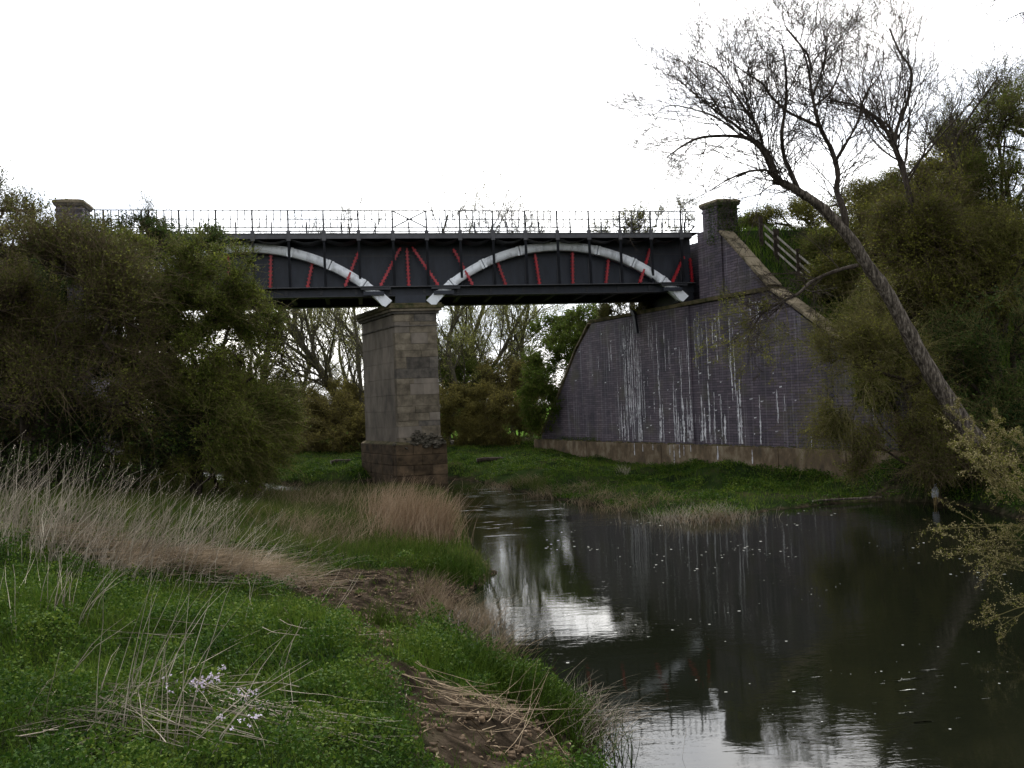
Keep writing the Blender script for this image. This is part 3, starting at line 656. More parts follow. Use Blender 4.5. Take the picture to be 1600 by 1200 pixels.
# lime runs down the brick and the concrete
r_ = np.random.default_rng(21); V = []; Fq = []
def run(a, z1, z0, wd, w_=None):
    w_ = (.0 if -3.0 < a < .72 else (.03 if a < 0 else .06))-.006 if w_ is None else w_
    z = z1; x = a; k0 = len(V); steps = max(int((z1-z0)/.09), 2); zs = np.linspace(z1, z0, steps+1)
    on = True
    for j in range(steps):
        if r_.random() < .10: on = not on
        ww = wd*.95*(.35+.65*sin(pi*min((j+.6)/steps, 1)*.8))*r_.uniform(.45, 1.5); x += r_.normal()*.010; x += (a-x)*.2
        if not on and r_.random() < .6: on = True
        if on:
            i = len(V); V.extend([Wp(x-ww/2, w_, zs[j]), Wp(x+ww/2, w_, zs[j]), Wp(x+ww/2*r_.uniform(.8, 1.1), w_, zs[j+1]), Wp(x-ww/2*r_.uniform(.8, 1.1), w_, zs[j+1])]); Fq.append((i, i+1, i+2, i+3))
RUNS = [(-5.2, 4.6, 1.3, .03), (-4.95, 3.3, 1.3, .06), (-4.75, 3.1, 1.3, .07), (-4.45, 7.3, 1.3, .045), (-4.2, 7.2, 2.0, .05), (-4.05, 7.4, 1.3, .04), (-3.9, 7.0, 1.3, .06), (-3.7, 7.3, 2.5, .05), (-3.55, 4.6, 1.3, .05), (-3.4, 4.2, 1.3, .07), (-3.3, 2.4, 1.3, .09), (-3.15, 5.6, 2.6, .03), (-2.9, 4.7, 2.2, .03),
        (-1.75, 7.2, 1.3, .06), (-1.68, 4.3, 1.3, .07), (-1.5, 3.4, 1.3, .04), (-.65, 4.0, 1.3, .06), (-.5, 3.8, 1.3, .05), (-.35, 2.7, 1.3, .09), (-.2, 2.4, 1.3, .07), (-.05, 5.6, 1.3, .05), (.02, 3.4, 1.3, .10), (.3, 3.5, 1.3, .06), (.42, 2.6, 1.3, .12), (.55, 7.2, 1.3, .05), (.62, 3.3, 1.3, .05), (1.25, 3.5, 1.3, .12), (1.45, 2.9, 1.3, .10), (1.8, 7.1, 4.2, .05), (1.75, 4.2, 1.3, .10), (2.1, 3.6, 1.3, .05), (2.45, 6.9, 5.0, .04), (2.65, 7.3, 6.0, .04), (2.55, 3.6, 1.6, .05), (2.75, 2.6, 1.3, .13), (3.3, 6.9, 3.2, .06), (3.5, 6.4, 3.4, .05), (3.6, 3.6, 1.3, .10), (3.75, 4.1, 1.3, .11), (4.9, 3.4, 1.3, .08), (5.9, 3.6, 2.2, .06), (6.3, 3.4, 2.7, .03), (2.2, 6.8, 5.8, .05), (4.6, 7.5, 6.8, .05), (5.05, 7.4, 6.5, .07), (5.3, 7.4, 7.0, .05), (1.0, 6.0, 4.8, .03), (-2.4, 6.9, 6.0, .03), (-2.2, 7.0, 5.4, .03), (-1.2, 6.8, 6.1, .03), (-5.9, 6.3, 5.0, .04), (-5.7, 6.4, 5.5, .05), (-6.9, 6.0, 5.1, .03)]
for a, z1, z0, wd in RUNS:
    run(a, z1, z0, wd)
    if wd > .055:      # side trickles starting from the brick joints
        for _ in range(r_.integers(0, 2)): zz = r_.uniform(z0+.3, z1); run(a+r_.normal()*.10, zz, max(zz-r_.uniform(.3, 1.4), 1.25), wd*r_.uniform(.25, .6))
for _ in range(70):    # blotches bleeding from the mortar joints
    a = r_.normal()*3.4; z1 = 1.3+.115*round(r_.uniform(2, 50)); L_ = r_.uniform(.05, .22); k0 = .0 if -3.0 < a < .72 else (.03 if a < 0 else .06)
    i = len(V); V.extend([Wp(a, k0-.005, z1), Wp(a+L_, k0-.005, z1+.015), Wp(a+L_*.9, k0-.005, z1-.03), Wp(a+.01, k0-.005, z1-.05)]); Fq.append((i, i+1, i+2, i+3))
for _ in range(45):
    a = r_.normal()*3.2+.0; z1 = r_.uniform(1.6, 7.4); run(a, z1, max(z1-r_.uniform(.2, 1.5), 1.25), r_.uniform(.012, .032))
for _ in range(34):   # streaked band under the far girder
    a = r_.uniform(-4.6, -3.1); z1 = r_.uniform(4., 7.5); run(a, z1, max(z1-r_.uniform(1, 4), 1.25), r_.uniform(.012, .03))
for (a, z1, L_, sg) in ((4.7, 7.35, .5, 1), (5.0, 7.15, .35, 1), (-1.2, 6.5, .3, 1)):
    i = len(V); V.extend([Wp(a, .054, z1), Wp(a+L_, .054, z1+.02), Wp(a+L_, .054, z1-.03), Wp(a, .054, z1-.03)]); Fq.append((i, i+1, i+2, i+3))
me = np_mesh('lime_runs', np.array(V)-abo, Fq); o = link('lime_runs', me, 'lime', ab); tag(o, kind='stuff')
V = []; Fq = []
for a, z1, z0, wd in ((-3.4, 1.2, .6, .06), (-.3, 1.2, .15, .07), (0.1, 1.2, .5, .06), (.4, 1.2, .7, .05), (2.7, 1.2, .5, .12), (-.6, 1.2, .7, .04), (4.8, 1.1, .5, .06), (-2.7, 1.15, .8, .04), (.9, 1.2, .9, .05), (-1.9, 1.2, .9, .04)): run(a, z1, z0, wd, -.402)
me = np_mesh('lime_runs', np.array(V)-np.array(fo.location), Fq); o = link('lime_runs', me, 'lime', fo); tag(o, kind='stuff')
# old drain pipe hanging over the wall head
dp = root('drain_pipe', Wp(-3.2, -.1, 7.0), 'short broken black drain pipe hanging over the top of the brick wall under the bridge', 'pipe')
pb = PB(); pb.bar(Wp(-3.35, -.10, 7.75), Wp(-3.1, -.16, 6.75), WD*.09, WN*.07); part('pipe', pb, 'steel_dark', dp)
pb = PB(); pb.bar(Wp(-3.5, -.12, 7.98), Wp(-3.3, -.12, 7.7), WD*.12, WN*.08); part('pipe_elbow', pb, 'steel_dark', dp)

# ------------------------------------------------------------------ gate pillars
def pillar(name, c, e1, e2, z0, zt_, label, capm='coping', w1=.5, w2=.5):
    rt = root(name, c+np.array([0, 0, z0]), label, 'pillar', None); c = np.asarray(c, float)
    def ring(k): return [c-e1*(w1+k)-e2*(w2+k), c+e1*(w1+k)-e2*(w2+k), c+e1*(w1+k)+e2*(w2+k), c-e1*(w1+k)+e2*(w2+k)]
    def lvl(k0, za, k1, zb_, nm, mt, bv=.01):
        pb = PB(); pb.hexa([p+UP*za for p in ring(k0)], [p+UP*zb_ for p in ring(k1)]); o = part(nm, pb, mt, rt)
        if mt == 'brick':
            me = o.data; l = me.uv_layers.new(name='UVMap')
            for p in me.polygons:
                for li in p.loop_indices:
                    v = np.array(me.vertices[me.loops[li].vertex_index].co)+np.array(rt.location)
                    ax = e1 if abs(np.array(p.normal) @ e1) < .7 else e2
                    l.data[li].uv = (float(v @ ax), float(v[2]))
        else: bevel(o, bv, 2)
        return o
    H_ = zt_-z0
    lvl(0, z0, 0, zt_-.55, 'brick_shaft', 'brick')
    lvl(.03, zt_-.55, .03, zt_-.46, 'brick_band', 'brick'); lvl(.0, zt_-.46, .0, zt_-.34, 'brick_neck', 'brick')
    lvl(.05, zt_-.34, .10, zt_-.22, 'cap_moulding', 'stone_dark'); lvl(.12, zt_-.22, .10, zt_-.10, 'cap_stone', capm, .03); lvl(.10, zt_-.10, -.25, zt_+.02, 'cap_top', capm, .03)
    return rt
pillar('brick_pillar', Wp(2.48, .55, 0), WD, UD, 10.6, 12.32, 'ivy covered brick pillar with a stone cap at the right end of the bridge railing', w1=.47, w2=.5)
pillar('brick_pillar', B(-13.57, .55, 0), UD, ND, 10.3, 12.80, 'purple brick pillar with a domed stone cap above the trees at the left end of the bridge', w1=.52, w2=.55)
pillar('brick_pillar', B(13.6, 4.9, 0), UD, ND, 10.6, 12.0, 'low brick pillar behind the far side of the railing at the right end of the bridge', w1=.7, w2=.5)
# left abutment block, largely behind the trees
la = root('left_abutment_wall', B(-13.3, 2, 0), 'dark brick abutment half hidden by trees under the left end of the bridge', 'wall')
pb = PB(); bx(pb, -13.6, -12.75, -.4, 4.6, 0, 8.3); o = part('brick_block', pb, 'brick', la)
pb = PB(); bx(pb, -13.6, -13.02, -.4, 4.6, 8.3, 10.95); o = part('brick_block', pb, 'brick', la)
for o in la.children:
    me = o.data; l = me.uv_layers.new(name='UVMap')
    for p in me.polygons:
        for li in p.loop_indices:
            v = me.vertices[me.loops[li].vertex_index].co; l.data[li].uv = (v.x+v.y, v.z)
#PARAPET
pp = root('parapet_fence', B(-17, 0, 11), 'timber rails beside the brick pillar above the trees at the far left', 'fence')
for s in (-14.9, -16.3, -17.7, -19.1, -20.5, -21.9):
    pb = PB(); bx(pb, s-.07, s+.07, -.3, -.16, 10.4, 12.32); part('fence_post', pb, 'bark_dark', pp)
for i in range(5):
    for z in (11.5, 12.2):
        pb = PB(); bx(pb, -21.9+i*1.4+.072, -20.5+i*1.4-.072, -.27, -.2, z-.06, z+.06); part('fence_rail', pb, 'bark_dark', pp)

# ------------------------------------------------------------------ fence down the embankment
fp = [at(1190, 382, 34, 60), at(1214, 404, 34, 60), at(1248, 434, 32, 60), at(1284, 464, 30, 60)]
fc = root('post_and_rail_fence', fp[1], 'weathered three rail wooden fence running down the grassy embankment right of the bridge', 'fence')
for i, p in enumerate(fp):
    pb = PB(); pb.bar(p-UP*.2, p+UP*(1.25 if i != 1 else 1.3), np.array([.075 if i != 1 else .12, 0, 0]), np.array([0, .075, 0])); part('fence_post', pb, 'bark_dark', fc)
for i in range(3):
    for hz in (.30, .66, 1.02):
        a, b_ = fp[i]+UP*hz, fp[i+1]+UP*(hz-.02); off = np.array([-.06, -.09, 0])
        dd_ = (b_-a)*(.10 if i else .3); pb = PB(); pb.bar(a+off+dd_, b_+off-dd_*.4, np.array([0, .02, 0]), UP*.055); part('fence_rail', pb, 'wood', fc)

#VEG
# ------------------------------------------------------------------ woody plants
def bushtree(name, label, cat, base, ells, ntips, lpt, lsize, leaf, bark='bark_dark', twig=None, group=None, seed=0, spray=.55, nsp=4, trunk_r=.12, up=.3, shell=.55, stems=3, flat=.2, hang=0., clump=.55, longf=.5):
    """ells: crown lobes (x,y,z,rx,ry,rz) in world metres. Branches reach for tips spread through the lobes; twigs and leaves spray from each tip."""
    r = np.random.default_rng(seed+100); base = np.array(base, float)
    vol = np.array([e[3]*e[4]*e[5] for e in ells])**.75; pick = r.choice(len(ells), size=ntips*5, p=vol/vol.sum()); E = np.array(ells)[pick]
    d = nrm(r.normal(size=(ntips*5, 3))); rad = r.uniform(shell**3, 1.25, ntips*5)**(1/3.)
    T = E[:, :3]+d*rad[:, None]*E[:, 3:6]
    fq = .75/max(spray, .35); nv = .6*vnoise(T[:, 0]+T[:, 2]*.7, T[:, 1]*.8+T[:, 2]*1.1, fq, seed)+.5*vnoise(T[:, 0]-T[:, 2]*.6, T[:, 1]*.6-T[:, 2]*.9, fq*2.1, seed+3)
    T = T[np.argsort(-(nv+r.uniform(0, .38, len(T))))][:ntips]
    T[:, 2] = np.maximum(T[:, 2], base[2]+.15)
    T = T[np.argsort(np.linalg.norm(T-base, axis=1))]
    # skeleton
    P = [base+np.array([0, 0, -.2])]; par = [-1]; top = np.array([base[0], base[1], base[2]])
    cen = np.average(np.array([e[:3] for e in ells]), axis=0, weights=vol)
    for s_ in range(stems):
        tgt = np.array(ells[s_ % len(ells)][:3]); last = 0; n_ = 5
        for k in range(1, n_+1):
            f = k/n_; q = base+(tgt-base)*np.array([f**1.3, f**1.3, f])+r.normal(size=3)*.10*np.array([1, 1, .3]); P.append(q); par.append(last); last = len(P)-1
    Parr = np.zeros((len(P)+ntips*3, 3)); Parr[:len(P)] = P; n_ = len(P); par = par+[0]*(ntips*3)
    tipidx = []
    for tp in T:
        dv = Parr[:n_]-tp; dd = np.einsum('ij,ij->i', dv, dv)*(1+.8*(Parr[:n_, 2] > tp[2]))
        j = int(np.argmin(dd)); L_ = sqrt(dd[j]); q = Parr[j]; ns = 1 if L_ < .7 else (2 if L_ < 1.6 else 3); prev = j
        for k in range(1, ns+1):
            f = k/ns; c = q+(tp-q)*f+(r.normal(size=3)*.09*L_ if k < ns else 0)+np.array([0, 0, .10*L_*sin(pi*f)])
            Parr[n_] = c; par[n_] = prev; prev = n_; n_ += 1
        tipidx.append(prev)
    Parr = Parr[:n_]; par = np.array(par[:n_]); cnt = np.ones(n_)
    for i in range(n_-1, 0, -1): cnt[par[i]] += cnt[i]
    rr_ = np.minimum(trunk_r*np.sqrt(cnt/cnt[0])+.004, trunk_r); i = np.arange(1, n_)
    big = cnt[i] > 12
    rt = root(name, base, label, cat, group)
    tv = [tubes(Parr[par[i]][big], Parr[i][big], rr_[par[i]][big], rr_[i][big], 6)]
    if (~big).any(): tv.append(tubes(Parr[par[i]][~big], Parr[i][~big], np.minimum(rr_[par[i]][~big], rr_[i][~big]*1.4), rr_[i][~big], 3))
    V_, F_ = merge(tv); me = np_mesh('trunk', V_-base, F_); link('trunk', me, bark, rt)
    # sprays
    TP = Parr[tipidx]; nsp = nsp+1; lpt = int(lpt*1.35); lsize = lsize*1.3; n1 = len(TP)*nsp; st = np.repeat(TP, nsp, 0); out = nrm(st-cen)
    dr = nrm(r.normal(size=(n1, 3))*.8+out*.7+np.array([0, 0, up-hang])); Ls = spray*r.uniform(.5, 1.4, n1)
    mid = st+dr*(Ls*.5)[:, None]; d2 = nrm(dr+r.normal(size=(n1, 3))*.3+np.array([0, 0, .15-hang])); end = mid+d2*(Ls*.5)[:, None]
    tv = [tubes(st, mid, np.full(n1, .006), np.full(n1, .0045), 3), tubes(mid, end, np.full(n1, .0045), np.full(n1, .0025), 3)]
    nl_ = int(len(TP)*longf); q0 = TP[r.integers(0, len(TP), nl_)]; o2 = nrm(q0-cen); dl = nrm(r.normal(size=(nl_, 3))*.7+o2*.8+np.array([0, 0, .35])); LL = spray*r.uniform(1.3, 3.2, nl_); ra = .0075
    for k in range(5):
        q1 = q0+dl*(LL/5)[:, None]; tv.append(tubes(q0, q1, np.full(nl_, ra), np.full(nl_, ra*.8), 3)); ra *= .8; q0 = q1; dl = nrm(dl+r.normal(size=(nl_, 3))*.16+np.array([0, 0, -.10-hang*.4]))
    V_, F_ = merge(tv); link('twigs', np_mesh('twigs', V_-base, F_), twig or bark, rt)
    if lpt > 0:
        m_ = len(TP)*lpt; k = r.integers(0, n1, m_); f = r.uniform(.1, 1.05, m_)[:, None]
        C = np.where(f < .5, st[k]+(mid[k]-st[k])*f*2, mid[k]+(end[k]-mid[k])*(f*2-1))+r.normal(size=(m_, 3))*.06*max(spray, .4)
        V_, F_ = leaves(C, np.full(m_, lsize), W=.6, flat=flat, r=r)
        link('foliage', np_mesh('foliage', V_-base, F_), leaf, rt)
    return rt

def grow(starts, dirs, lens, rads, spec, r):
    """level-by-level branching. spec: list of dict(n children, seg, wob, up, lenf, radf, ang)"""
    segs = []; tips = []
    for li, sp in enumerate(spec):
        n_ = len(starts); ns = sp['seg']; p = starts.copy(); d = nrm(dirs); step = lens/ns; pts = [p.copy()]; ds = [d.copy()]; rad0 = rads
        for k in range(ns):
            d = nrm(d+r.normal(size=(n_, 3))*sp['wob']+np.array([0, 0, sp['up']])+np.array(sp.get('dir', (0, 0, 0)))); q = p+d*step[:, None]
            f0, f1 = k/ns, (k+1)/ns; tp = sp.get('taper', .35)
            segs.append((p.copy(), q.copy(), rad0*(1-(1-tp)*f0), rad0*(1-(1-tp)*f1), li)); p = q; pts.append(p.copy()); ds.append(d.copy())
        PT = np.stack(pts, 1); DS = np.stack(ds, 1); tips.append((PT, DS))
        if li+1 < len(spec):
            nx_ = spec[li+1]; nc = nx_['n']; f = np.tile((np.arange(nc)+.5)/nc, (n_, 1))*.86+.14+r.uniform(-.3, .3, (n_, nc))/nc; f = np.clip(f, .05, 1)*ns*.999
            i0 = f.astype(int); fr = (f-i0)[..., None]; I = np.arange(n_)[:, None]
            st = PT[I, i0]*(1-fr)+PT[I, i0+1]*fr; pd = DS[I, np.minimum(i0+1, ns)]
            side = nrm(np.cross(pd, r.normal(size=pd.shape))); a_ = nx_['ang']*r.uniform(.7, 1.3, (n_, nc, 1))
            nd_ = pd*np.cos(a_)+side*np.sin(a_); fl = (f/ns)
            ln = lens[:, None]*nx_['lenf']*r.uniform(.6, 1.3, (n_, nc))*(1.15-.55*fl); rd = rad0[:, None]*nx_['radf']*(1.1-.5*fl)
            starts, dirs, lens, rads = st.reshape(-1, 3), nd_.reshape(-1, 3), ln.ravel(), np.maximum(rd.ravel(), nx_.get('rmin', .002))
    return segs, tips
def segmesh(segs, base, thr=.02):
    tv = []
    for (p, q, a, b_, li) in segs:
        m1 = a > thr
        if m1.any(): tv.append(tubes(p[m1], q[m1], a[m1], b_[m1], 6))
        if (~m1).any(): tv.append(tubes(p[~m1], q[~m1], a[~m1], b_[~m1], 3))
    V_, F_ = merge(tv); me = np_mesh('branches', V_-base, F_)
    return me
def polytube(pts, rad, sides=10, jitter=0., r=None, sub=5):
    """continuous rounded limb through points, slightly knotty"""
    pts = np.array(pts, float); rad = np.array(rad, float); n0 = len(pts); u = np.linspace(0, n0-1, (n0-1)*sub+1)
    i = np.minimum(u.astype(int), n0-2); f = (u-i)[:, None]
    P = np.concatenate([[2*pts[0]-pts[1]], pts, [2*pts[-1]-pts[-2]]]); p0, p1, p2, p3 = P[i], P[i+1], P[i+2], P[i+3]
    C = .5*((2*p1)+(-p0+p2)*f+(2*p0-5*p1+4*p2-p3)*f**2+(-p0+3*p1-3*p2+p3)*f**3); R_ = np.interp(u, np.arange(n0), rad)
    if r is not None: R_ = R_*(1+jitter*r.normal(size=len(R_)))
    T = nrm(np.gradient(C, axis=0)); a = nrm(np.cross(T, np.array([.3, 1., .2]))); b_ = np.cross(T, a); an = np.arange(sides)*2*pi/sides
    rv = R_[:, None, None]*(1+(jitter*.8*(r.normal(size=(len(R_), sides, 1)) if r is not None else 0)))
    V_ = (C[:, None]+(a[:, None]*np.cos(an)[None, :, None]+b_[:, None]*np.sin(an)[None, :, None])*rv).reshape(-1, 3)
    m_ = len(C); j = np.arange(sides); F_ = (np.arange(m_-1)[:, None, None]*sides+np.stack([j, (j+1) % sides, sides+(j+1) % sides, sides+j], 1)[None]).reshape(-1, 4)
    return (V_, F_), C, R_

# the leaning tree on the right bank
r = np.random.default_rng(41)
def lt(l, Y): return [dep(x, y, Yk) for (x, y), Yk in zip(l, np.linspace(Y[0], Y[1], len(l)))]
tb = dep(1535, 712, 25.0)
lean = root('leaning_tree', tb, 'tall bare tree leaning left over the river from the right bank', 'tree')
TR = lt([(1540, 722), (1521, 690), (1482, 628), (1440, 560), (1412, 503), (1386, 460), (1352, 411), (1330, 375), (1288, 328), (1250, 300), (1222, 288), (1209, 284)], (25, 24.2))
LA = lt([(1250, 300), (1236, 270), (1225, 244), (1221, 210), (1227, 165), (1230, 130), (1227, 90), (1220, 60)], (24.3, 24.8))
LB = lt([(1222, 288), (1206, 262), (1195, 240), (1178, 222), (1157, 214), (1120, 212), (1090, 217), (1062, 232), (1041, 246)], (24.2, 23.2))
LB2 = lt([(1212, 270), (1200, 240), (1182, 222), (1150, 195), (1124, 178), (1095, 152), (1060, 124)], (24.2, 23.6))
LB3 = lt([(1195, 240), (1185, 205), (1170, 178), (1152, 150), (1120, 110), (1085, 92)], (24.2, 25))
LB4 = lt([(1216, 285), (1200, 266), (1190, 264), (1165, 270), (1130, 285), (1108, 298)], (24.2, 24.0))
LC = lt([(1322, 372), (1319, 330), (1311, 300), (1309, 270), (1300, 232), (1281, 199), (1270, 150), (1266, 112), (1250, 75), (1232, 49)], (24.6, 25.6))
LC2 = lt([(1281, 199), (1255, 185), (1229, 172), (1205, 150), (1191, 131), (1160, 110), (1124, 82)], (25.1, 24.6))
LC3 = lt([(1266, 112), (1262, 85), (1243, 60), (1228, 40), (1222, 8)], (25.4, 25.2))
LC4 = lt([(1275, 165), (1300, 140), (1315, 95), (1312, 40)], (25.3, 25.8))
LC5 = lt([(1305, 255), (1322, 225), (1340, 190), (1352, 150), (1375, 110), (1380, 60)], (25.0, 26.0))
LC6 = lt([(1270, 150), (1285, 110), (1290, 70), (1280, 30)], (25.4, 26.0))
LB5 = lt([(1160, 214), (1120, 185), (1085, 170), (1045, 165), (1020, 180)], (24.0, 22.6))
LB6 = lt([(1185, 205), (1165, 150), (1150, 110), (1140, 70)], (24.3, 25.4))
LD = lt([(1337, 412), (1305, 423), (1272, 440), (1248, 458), (1225, 471), (1203, 483), (1190, 492), (1178, 512), (1165, 534)], (24.3, 22.6))
limbs = [(TR, [.62, .36, .25, .215, .20, .185, .17, .16, .145, .12, .105, .09]), (LA, [.085, .07, .062, .054, .046, .038, .028, .010]), (LB, [.09, .07, .06, .055, .05, .042, .035, .025, .012]), (LB2, [.06, .05, .045, .04, .035, .025, .012]), (LB3, [.045, .04, .035, .03, .022, .01]), (LB4, [.05, .04, .035, .03, .022, .012]),
         (LC, [.11, .095, .085, .078, .068, .056, .045, .036, .024, .010]), (LC2, [.05, .045, .04, .035, .03, .02, .01]), (LC3, [.04, .03, .025, .018, .008]), (LC4, [.04, .03, .02, .01]), (LC5, [.05, .042, .034, .026, .018, .008]), (LC6, [.035, .026, .018, .008]), (LB5, [.03, .026, .02, .015, .008]), (LB6, [.03, .024, .018, .008]), (LD, [.06, .05, .045, .04, .038, .034, .028, .02, .01])]
trunkV = []; S_, D_, Ln_, Rd_ = [], [], [], []
for k, (pts, rad) in enumerate(limbs):
    c0 = np.array([0, 0, CAMZ]); pts = [c0+(np.array(p)-c0)*(1+r.normal()*(.012 if 0 < i < len(pts)-1 and k > 0 else 0))+r.normal(size=3)*.02 for i, p in enumerate(pts)]
    vf, C, R_ = polytube(pts, rad, 10 if k == 0 else 7, .05, r); trunkV.append(vf)
    L_ = np.linalg.norm(np.diff(C, axis=0), axis=1).sum(); lo = .80 if k == 0 else .12
    nchild = int(L_*((2.6 if k in (1, 7) else 4.8) if k else 1.6))
    for f in np.linspace(lo, .99, nchild):
        i = min(int(f*(len(C)-1)), len(C)-2); T = C[i+1]-C[i]; T = T/np.linalg.norm(T)
        sd = nrm(np.cross(T, r.normal(size=3))); a_ = r.uniform(.5, 1.1); dv = T*cos(a_)+sd*sin(a_)+np.array([0, 0, .25])
        S_.append(C[i]); D_.append(dv); Ln_.append(r.uniform(1.0, 3.1)*(1.25-.45*f)*(1 if k != len(limbs)-1 else .6)*(.8 if k in (1, 7) else 1)); Rd_.append(min(R_[i]*.5, .019))
V_, F_ = merge(trunkV[:1]); me = np_mesh('trunk', V_-tb, F_); me.polygons.foreach_set('use_smooth', [True]*len(me.polygons)); ltk = link('trunk', me, 'bark_pale', lean)
for vf in trunkV[1:]:
    me = np_mesh('limb', vf[0]-tb, vf[1]); me.polygons.foreach_set('use_smooth', [True]*len(me.polygons)); link('limb', me, 'bark', ltk)
TW = [dict(seg=7, wob=.14, up=.03, taper=.4), dict(n=8, seg=4, wob=.14, up=.05, lenf=.5, radf=.55, ang=.65, rmin=.0062), dict(n=6, seg=3, wob=.14, up=.06, lenf=.5, radf=.65, ang=.6, rmin=.0050), dict(n=2, seg=2, wob=.12, up=.06, lenf=.5, radf=.7, ang=.5, rmin=.004)]
segs, tips = grow(np.array(S_), np.array(D_), np.array(Ln_), np.array(Rd_), TW, r)
link('twigs', segmesh(segs, tb), 'bark', lean)
PT = tips[-1][0].reshape(-1, 3); k = r.choice(len(PT), min(1500, len(PT)), replace=False)
V_, F_ = leaves(PT[k], np.full(len(k), .035), W=.4, r=r); link('buds', np_mesh('buds', V_-tb, F_), 'leaf_olive', lean)

def baretree(name, label, px, Y, trunk_px, rad, nlimb, Llimb, seed, leafm=None, nleaf=0, lsize=.05, bark='bark', twign=(5, 5, 3), group=None, up=.12, rmin=.004, spread=.7, zb=None, f0=.3, lmax=99.):
    r = np.random.default_rng(seed); pts = lt(trunk_px, (Y, Y+.5)); 
    b0 = pts[0].copy(); b0[2] = Hs(b0[0], b0[1])-.1; pts = [b0]+pts
    rt = root(name, b0, label, 'tree', group); vf, C, R_ = polytube(pts, [rad*1.15]+list(np.linspace(rad, rad*.3, len(pts)-1)), 8, .04, r)
    me = np_mesh('trunk', vf[0]-b0, vf[1]); me.polygons.foreach_set('use_smooth', [True]*len(me.polygons)); link('trunk', me, bark, rt)
    S_, D_, L_, Q_ = [], [], [], []
    for f in np.linspace(f0, .99, nlimb):
        i = min(int(f*(len(C)-1)), len(C)-2); T = nrm(C[i+1]-C[i]); sd = nrm(np.cross(T, r.normal(size=3))); a_ = spread*r.uniform(.6, 1.2)
        S_.append(C[i]); D_.append(T*cos(a_)+sd*sin(a_)); L_.append(Llimb*r.uniform(.7, 1.25)*(1.15-.4*f)); Q_.append(R_[i]*r.uniform(.32, .55))
    spec = [dict(seg=8, wob=.13, up=up, taper=.3)]
    ns = [5, 4, 3, 2]; lf = [.5, .5, .5, .5]
    for j, n_ in enumerate(twign): spec.append(dict(n=n_, seg=ns[min(j, 3)], wob=.16, up=up*.8, lenf=.5, radf=.5, ang=.7, rmin=rmin*(1.6 if j == 0 else 1)))
    segs, tips = grow(np.array(S_), np.array(D_), np.array(L_), np.array(Q_), spec, r)
    link('branches', segmesh(segs, b0, .03), bark, rt)
    if leafm:
        PT = tips[-1][0].reshape(-1, 3); PT = PT[(PT[:, 2] < lmax) | (r.random(len(PT)) < .04)]; k = r.integers(0, len(PT), nleaf); C = PT[k]+r.normal(size=(nleaf, 3))*.12
        V_, F_ = leaves(C, np.full(nleaf, lsize), W=.5, r=r); link('foliage', np_mesh('foliage', V_-b0, F_), leafm, rt)
    return rt
baretree('bare_tree', 'upright forked bare tree rising from the bushes right of the leaning tree', 0, 30, [(1452, 440), (1436, 380), (1420, 310), (1412, 262), (1399, 229), (1402, 200), (1418, 157), (1424, 112), (1405, 80), (1390, 45)], .10, 32, 3.9, 51, twign=(7, 5, 4), spread=.75, rmin=.005, f0=.35)
baretree('bare_tree', 'slender bare tree arching left between the leaning tree and the forked tree', 0, 31, [(1452, 440), (1420, 300), (1397, 229), (1375, 191), (1337, 165), (1296, 157)], .11, 22, 3.0, 52, twign=(7, 5, 4), spread=.8, rmin=.005, f0=.45)
baretree('bare_tree', 'pale leafing tree with a thin leaning stem above the bushes at the far right', 0, 33, [(1530, 420), (1510, 300), (1490, 240), (1510, 190), (1560, 120)], .10, 20, 3.0, 53, 'leaf_olive', 4000, .05, twign=(6, 5, 3), rmin=.005, f0=.3)
# overhanging twigs top right
r = np.random.default_rng(60); b0 = np.array([11.2, 13.0, 8.9])
oh = root('overhanging_branch', b0, 'thin bare twigs hanging into the top right corner from a tree out of view', 'branch')
S_ = np.array([dep(x, y, 14.+k*.2) for k, (x, y) in enumerate([(1640, -30), (1650, 0), (1640, 40), (1660, 60), (1630, -60)])]); D_ = np.array([dep(x, y, 14) for x, y in [(1560, 20), (1570, 50), (1570, 110), (1600, 150), (1560, -20)]])-S_
for q_ in range(5):
    segs, tips = grow(S_[q_:q_+1], D_[q_:q_+1], np.array([1.6]), np.array([.016]), [dict(seg=6, wob=.14, up=-.02, taper=.3), dict(n=8, seg=4, wob=.15, up=-.02, lenf=.45, radf=.5, ang=.6, rmin=.0045), dict(n=6, seg=2, wob=.15, up=0, lenf=.45, radf=.6, ang=.6, rmin=.0035)], r)
    link('twig', segmesh(segs, b0), 'bark', oh)

# bushes on the right bank and embankment
def E(px, py, Y, rx, ry, rz): p = dep(px, py, Y); return (p[0], p[1], p[2], rx, ry, rz)
def gb(px, Y): p = dep(px, 600, Y); return np.array([p[0], p[1], Hs(p[0], p[1])])
GR = 'bushes on the right embankment'
def RB(label, base, ells, n, leafm, seed, spray=.6, tr=.12, lpt=26, ls=.06, name='hawthorn_bush', cat='bush', bark='bark_dark', twig='twig_olive', **k): return bushtree(name, label, cat, base, ells, n, lpt, ls, leafm, bark, twig, GR, seed, spray, trunk_r=tr, **k)
RB('olive green thorn bush on the embankment crest right of the ivy pillar', gb(1270, 40), [E(1265, 345, 40, 1.4, 1.3, .9), E(1205, 345, 41, .9, .8, .5), E(1320, 335, 39.5, 1.5, 1.3, 1.2)], 650, 'leaf_olive', 1)
RB('bush crowning the embankment just behind the upper trunk of the leaning tree', gb(1390, 38.5), [E(1380, 330, 38.5, 1.9, 1.4, 1.3), E(1430, 300, 38, 1.5, 1.3, 1.1)], 650, 'leaf_olive', 11, twig='twig_brown')
